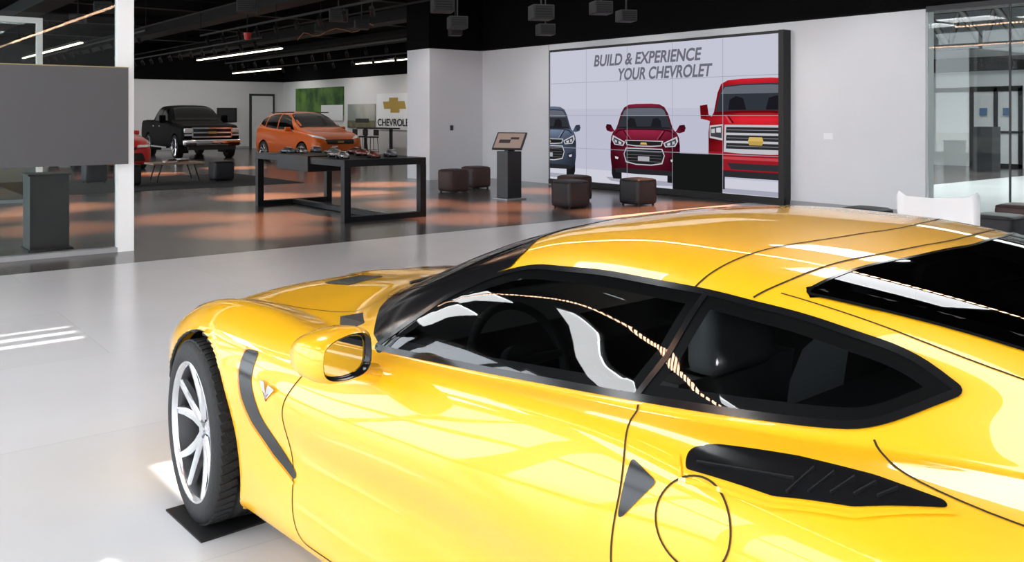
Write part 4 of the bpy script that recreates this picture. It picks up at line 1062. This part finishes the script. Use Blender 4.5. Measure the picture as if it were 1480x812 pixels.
bt = [(-.75, -.16), (-.28, -.16), (-.28, -.32), (.38, -.32), (.38, -.16), (.85, -.16), (.75, .16), (.28, .16), (.28, .32), (-.38, .32), (-.38, .16), (-.85, .16)]
mb.poly([(17.535, 29.45-p[0]*1.0, 1.90+p[1]*.9) for p in bt], 1)
sg_ = mb.build('brand_sign', [WPL, GOLD])
text_mesh('sign_text', 'CHEVROLET', 2.6, .28, BLKM, Matrix.Translation((17.53, 30.7, 1.10)) @ RW, 0, .02, sg_)
mb = MB(); mb.b2((15.9, 39.52, 0), (17.1, 39.6, 2.5), 1); mb.b2((16.0, 39.5, 0), (17.0, 39.55, 2.4), 0); mb.b2((16.1, 39.47, 1.0), (16.15, 39.5, 1.2), 2)
mb.build('door_2', [WALLB, DGREY, CHR])
mb = MB(); mb.b2((14.4, 39.53, 1.2), (15.3, 39.6, 1.85), 0); mb.b2((14.5, 39.52, 1.27), (15.2, 39.53, 1.78), 1)
mb.build('wall_screen', [BLKM, DGREY])
mb = MB(); mb.b2((16.5, 28.3, 1.0), (17.1, 30.5, 1.05), 0)
for yy_ in (28.4, 30.3): mb.b2((16.75, yy_, 0), (16.85, yy_+.08, 1.0), 0)
mb.build('bar_table', [BLKM])
def stool(x, y):
    mb = MB(); mb.box((0, 0, .72), (.38, .38, .05), 0, ch=.02); mb.box((.17, 0, .88), (.03, .36, .22), 0, ch=.01)
    for i in (-1, 1):
        for j in (-1, 1): mb.cyl((i*.19, j*.19, 0), (i*.14, j*.14, .70), .012, n=8, mi=1)
    for i in (-1, 1): mb.cyl((i*.18, -.18, .25), (i*.18, .18, .25), .008, n=6, mi=1); mb.cyl((-.18, i*.18, .25), (.18, i*.18, .25), .008, n=6, mi=1)
    o = mb.build('bar_stool', [BLKM, DGREY]); o.location = (x, y, 0)
for x, y in ((16.1, 28.6), (16.1, 29.4), (16.1, 30.2)): stool(x, y)
mb = MB(); mb.b2((XR-.008, 8.0, 1.12), (XR, 8.16, 1.22)); mb.build('outlet_plate', WPL)
mb = MB(); mb.b2((11.9, 17.41, 1.15), (11.98, 17.42, 1.27)); mb.build('light_switch', DGREY)

# =================================================================== CEILING SERVICES
mb = MB()
for x in (4.0, 8.2, 12.0, 15.0): mb.b2((x, 18.5 if x > 11 else 8, 3.98), (x+.55, 39, 4.28))
for y in (19, 24, 29, 34): mb.b2((-4, y, 4.3), (17, y+.3, 4.55))
mb.build('air_ducts', DUCT)
mb = MB()
for x in (5.2, 7.0, 9.9): mb.cyl((x, 10, 3.85), (x, 39, 3.85), .025, n=8)
for x in (13.6,): mb.cyl((x, 19, 3.85), (x, 39, 3.85), .025, n=8)
mb.build('conduit_pipes', DUCT)
mb = MB()
pp = [Vector((11.3+math.sin(k*.5)*.15, 20+k*.35, 3.80+.08*math.sin(k*1.3))) for k in range(14)]
for k in range(13): mb.cyl(pp[k], pp[k+1], .012, n=6, caps=False)
mb.build('orange_cable', mat('cable_orange', (.4, .15, .03), .5))
def track(x, ya, yb, z, n):
    mb = MB(); mb.b2((x-.02, ya, z), (x+.02, yb, z+.04), 0)
    for k in range(n):
        y = ya+(k+.5)*(yb-ya)/n
        mb.cyl((x, y, z), (x, y, z-.10), .01, n=6); mb.cyl((x-.04, y-.05, z-.10), (x+.05, y+.06, z-.22), .045, n=12)
        mb.cyl((x+.05, y+.06, z-.22), (x+.052, y+.062, z-.222), .035, n=12, mi=1)
    for k in range(3):
        y = ya+k*(yb-ya)/2; mb.cyl((x, y, z+.04), (x, y, 4.6), .006, n=6)
    mb.build('track_light_rail', [DUCT, mat('spot_lens', (.1, .09, .08), .3)])
for a in ((7.6, 13, 22, 3.45, 9), (9.2, 22, 34, 3.5, 12), (12.7, 20, 34, 3.5, 12), (6.3, 22, 36, 3.5, 12), (14.4, 22, 36, 3.4, 10)): track(*a)
def lamp(x, ya, yb, z):
    mb = MB(); mb.b2((x-.05, ya, z+.03), (x+.05, yb, z+.09), 0); mb.b2((x-.04, ya+.02, z), (x+.04, yb-.02, z+.03), 1)
    for yy_ in (ya+.3, yb-.3): mb.cyl((x, yy_, z+.09), (x, yy_, 4.6), .006, n=6)
    mb.build('linear_pendant_lamp', [DUCT, LAMP])
lamp(10.6, 24, 31, 3.4); lamp(5.65, 25.4, 33.5, 3.4); lamp(16.0, 24.5, 29.6, 3.4); lamp(13.2, 30, 34.5, 3.15)
def speaker(x, y, z, s=.3):
    mb = MB(); mb.box((0, 0, 0), (s, s, s*.65), 0, ch=.012); mb.cyl((0, 0, s*.3), (0, 0, 4.6-z), .012, n=6); mb.box((0, -s*.51, 0), (s*.8, .01, s*.5), 1)
    for k in range(4): mb.box((0, -s*.52, -s*.18+k*s*.12), (s*.78, .008, .01), 0)
    o = mb.build('projector_box', [mat('box_grey', (.010, .011, .013), .6), DUCT]); o.location = (x, y, z); o.rotation_euler = (0, 0, math.radians(-25))
for a in ((5.92, 14.85, 3.37, .32), (7.75, 15.02, 3.36, .34), (8.2, 11.8, 2.99, .30), (6.97, 10.4, 3.04, .30), (8.4, 9.95, 3.0, .32), (10.4, 12.2, 3.04, .30), (9.7, 9.5, 3.0, .26), (8.4, 8.7, 2.95, .26),
          (4.2, 17.2, 3.45, .3), (4.6, 21.0, 3.6, .3), (9.6, 19.5, 3.6, .3), (11.2, 16.2, 3.35, .28), (9.1, 16.6, 3.4, .3)):
    speaker(*a)
mb = MB(); mb.cyl((8.55, 21.4, 3.55), (8.55, 21.4, 3.38), .10, .07, n=16); mb.cyl((8.55, 21.4, 3.55), (8.55, 21.4, 4.6), .015, n=8, mi=1)
mb.build('alarm_beacon', [REDA, DUCT])

for x, y in ((-2.6, -5.5), (-2.6, -1.8), (-2.6, 2.0), (-3.6, 6.5), (-2.5, 9.2), (-3.7, 11.0), (-2.7, 13.0), (-3.8, 15.0), (-2.7, 17.0), (1.3, -4.5), (1.3, .2), (1.3, 4.6), (5.0, -2.5), (5.0, 2.5), (8.5, 0), (8.5, 5)):
    mb = MB(); mb.b2((x-.55, y-.8, 4.50), (x+.55, y+.8, 4.58), 0); mb.b2((x-.62, y-.87, 4.52), (x+.62, y+.87, 4.60), 1); mb.b2((x-.55, y-.8, 4.495), (x+.55, y+.8, 4.51), 0)
    mb.build('ceiling_light_panel', [SKYP, DUCT])
lm = bpy.data.materials.new('led_rope'); lm.use_nodes = True; nt = lm.node_tree; nt.nodes.clear()
o = nt.nodes.new('ShaderNodeOutputMaterial'); e = nt.nodes.new('ShaderNodeEmission'); e.inputs[0].default_value = (1, .58, .38, 1)
g = nt.nodes.new('ShaderNodeNewGeometry'); sx = nt.nodes.new('ShaderNodeSeparateXYZ'); mu = nt.nodes.new('ShaderNodeMath'); mu.operation = 'MULTIPLY'; mu.inputs[1].default_value = 12
f1 = nt.nodes.new('ShaderNodeMath'); f1.operation = 'FRACT'; gt = nt.nodes.new('ShaderNodeMath'); gt.operation = 'GREATER_THAN'; gt.inputs[1].default_value = .35
m2 = nt.nodes.new('ShaderNodeMath'); m2.operation = 'MULTIPLY'; m2.inputs[1].default_value = 34
nt.links.new(g.outputs['Position'], sx.inputs[0]); nt.links.new(sx.outputs['Y'], mu.inputs[0]); nt.links.new(mu.outputs[0], f1.inputs[0]); nt.links.new(f1.outputs[0], gt.inputs[0]); nt.links.new(gt.outputs[0], m2.inputs[0]); nt.links.new(m2.outputs[0], e.inputs[1]); nt.links.new(e.outputs[0], o.inputs[0])
for x, ya, yb, hw_ in ((-1.35, -8, 30, .016), (4.6, -8, 10, .03)):
    mb = MB()
    mb.b2((x-hw_, ya, 3.575), (x+hw_, yb, 3.60), 0); mb.b2((x-hw_, ya, 3.60), (x+hw_, yb, 3.66), 1)
    yy_ = ya+1
    while yy_ < yb: mb.cyl((x, yy_, 3.66), (x, yy_, 4.6), .006, n=6, mi=1); yy_ += 4
    mb.build('led_strip_lamp', [lm, DUCT])

# =================================================================== LIGHTS
def area(name, loc, sx, sy, e, col=(1, 1, 1), rot=(0, 0, 0)):
    l = bpy.data.lights.new(name, 'AREA'); l.shape = 'RECTANGLE'; l.size = sx; l.size_y = sy; l.energy = e; l.color = col
    o = bpy.data.objects.new(name, l); scene.collection.objects.link(o); o.location = loc; o.rotation_euler = rot; return o
def spot(name, loc, tgt, e, col, ang=50, blend=.6, r=.05):
    l = bpy.data.lights.new(name, 'SPOT'); l.energy = e; l.color = col; l.spot_size = math.radians(ang); l.spot_blend = blend; l.shadow_soft_size = r
    o = bpy.data.objects.new(name, l); scene.collection.objects.link(o); o.location = loc
    o.rotation_euler = (Vector(tgt)-Vector(loc)).to_track_quat('-Z', 'Y').to_euler(); return o
area('fill_light_mid', (9.5, 11, 3.65), 4, 6, 60, (1, .97, .95))  # added fill light, brightens the white wall around the screens
area('fill_light_far', (12, 30, 3.6), 8, 12, 150, (1, .93, .85))  # added fill light to lighten the back-room walls
area('fill_light_far_left', (4, 28, 3.6), 6, 12, 80, (1, .93, .85))  # added fill light for the left part of the back room
area('fill_light_vestibule', (20, 8, 4.4), 8, 10, 1350, (1, 1, .98))  # added fill light to brighten the room behind the glass
for (x, y) in ((9.0, 38.0), (13.5, 38.0)): spot('wall_fill_spot', (x, y-2.4, 3.6), (x, 39.6, 1.4), 130, (1, .95, .9), 110, .8)  # added spots that brighten the far wall
for (y) in (27, 32, 37): spot('wall_fill_spot', (15.4, y, 3.6), (17.6, y, 1.4), 90, (1, .95, .9), 110, .8)  # added spots that brighten the back right wall
for (x, y) in ((4.36, 13.2), (5.45, 12.4), (9.8, 17.0), (9.0, 11.6), (9.9, 9.7), (11.4, 9.9), (8.1, 13.0), (2.6, 13.0), (9.6, 25), (6.9, 23.7), (7.6, 10.6), (8.3, 15.2), (6.6, 15.8), (3.3, 16), (4.6, 11.2), (2.3, 15.0), (11.5, 13.6)):
    spot('warm_downlight', (x-.3, y+.2, 3.6), (x, y, 0), 2600, (1, .36, .16), 34, 1.0)
for (y) in (9.5, 12, 14.5, 7.3): spot('wall_fill_spot', (11.0, y, 3.6), (XR, y, 1.3), 40, (1, .97, .95), 90, .8)  # added spots that brighten the right wall
spot('pier_fill_spot', (9.8, 16.5, 3.6), (11.8, 17.6, 1.6), 50, (1, .97, .95), 60, .8)  # added spot that brightens the pier
s = bpy.data.lights.new('sun', 'SUN'); s.energy = 9; s.angle = math.radians(.6); s.color = (1, .95, .88)
so = bpy.data.objects.new('sun', s); scene.collection.objects.link(so)
so.rotation_euler = Vector((.45, -.25, -.86)).to_track_quat('-Z', 'Y').to_euler()
w = bpy.data.worlds.new('sky'); scene.world = w; w.use_nodes = True
bg = w.node_tree.nodes['Background']; bg.inputs[0].default_value = (.86, .93, 1.0, 1); bg.inputs[1].default_value = 5.5

# =================================================================== CAMERA
cd = bpy.data.cameras.new('camera'); cam = bpy.data.objects.new('camera', cd); scene.collection.objects.link(cam)
cd.sensor_width = 36; cd.lens = 1289/1480*36; cd.shift_y = -239/1480; cd.clip_end = 200; cd.clip_start = .02
cam.location = (0, 0, 1.5); cam.rotation_euler = (math.radians(90), 0, math.radians(-38.3))
scene.camera = cam
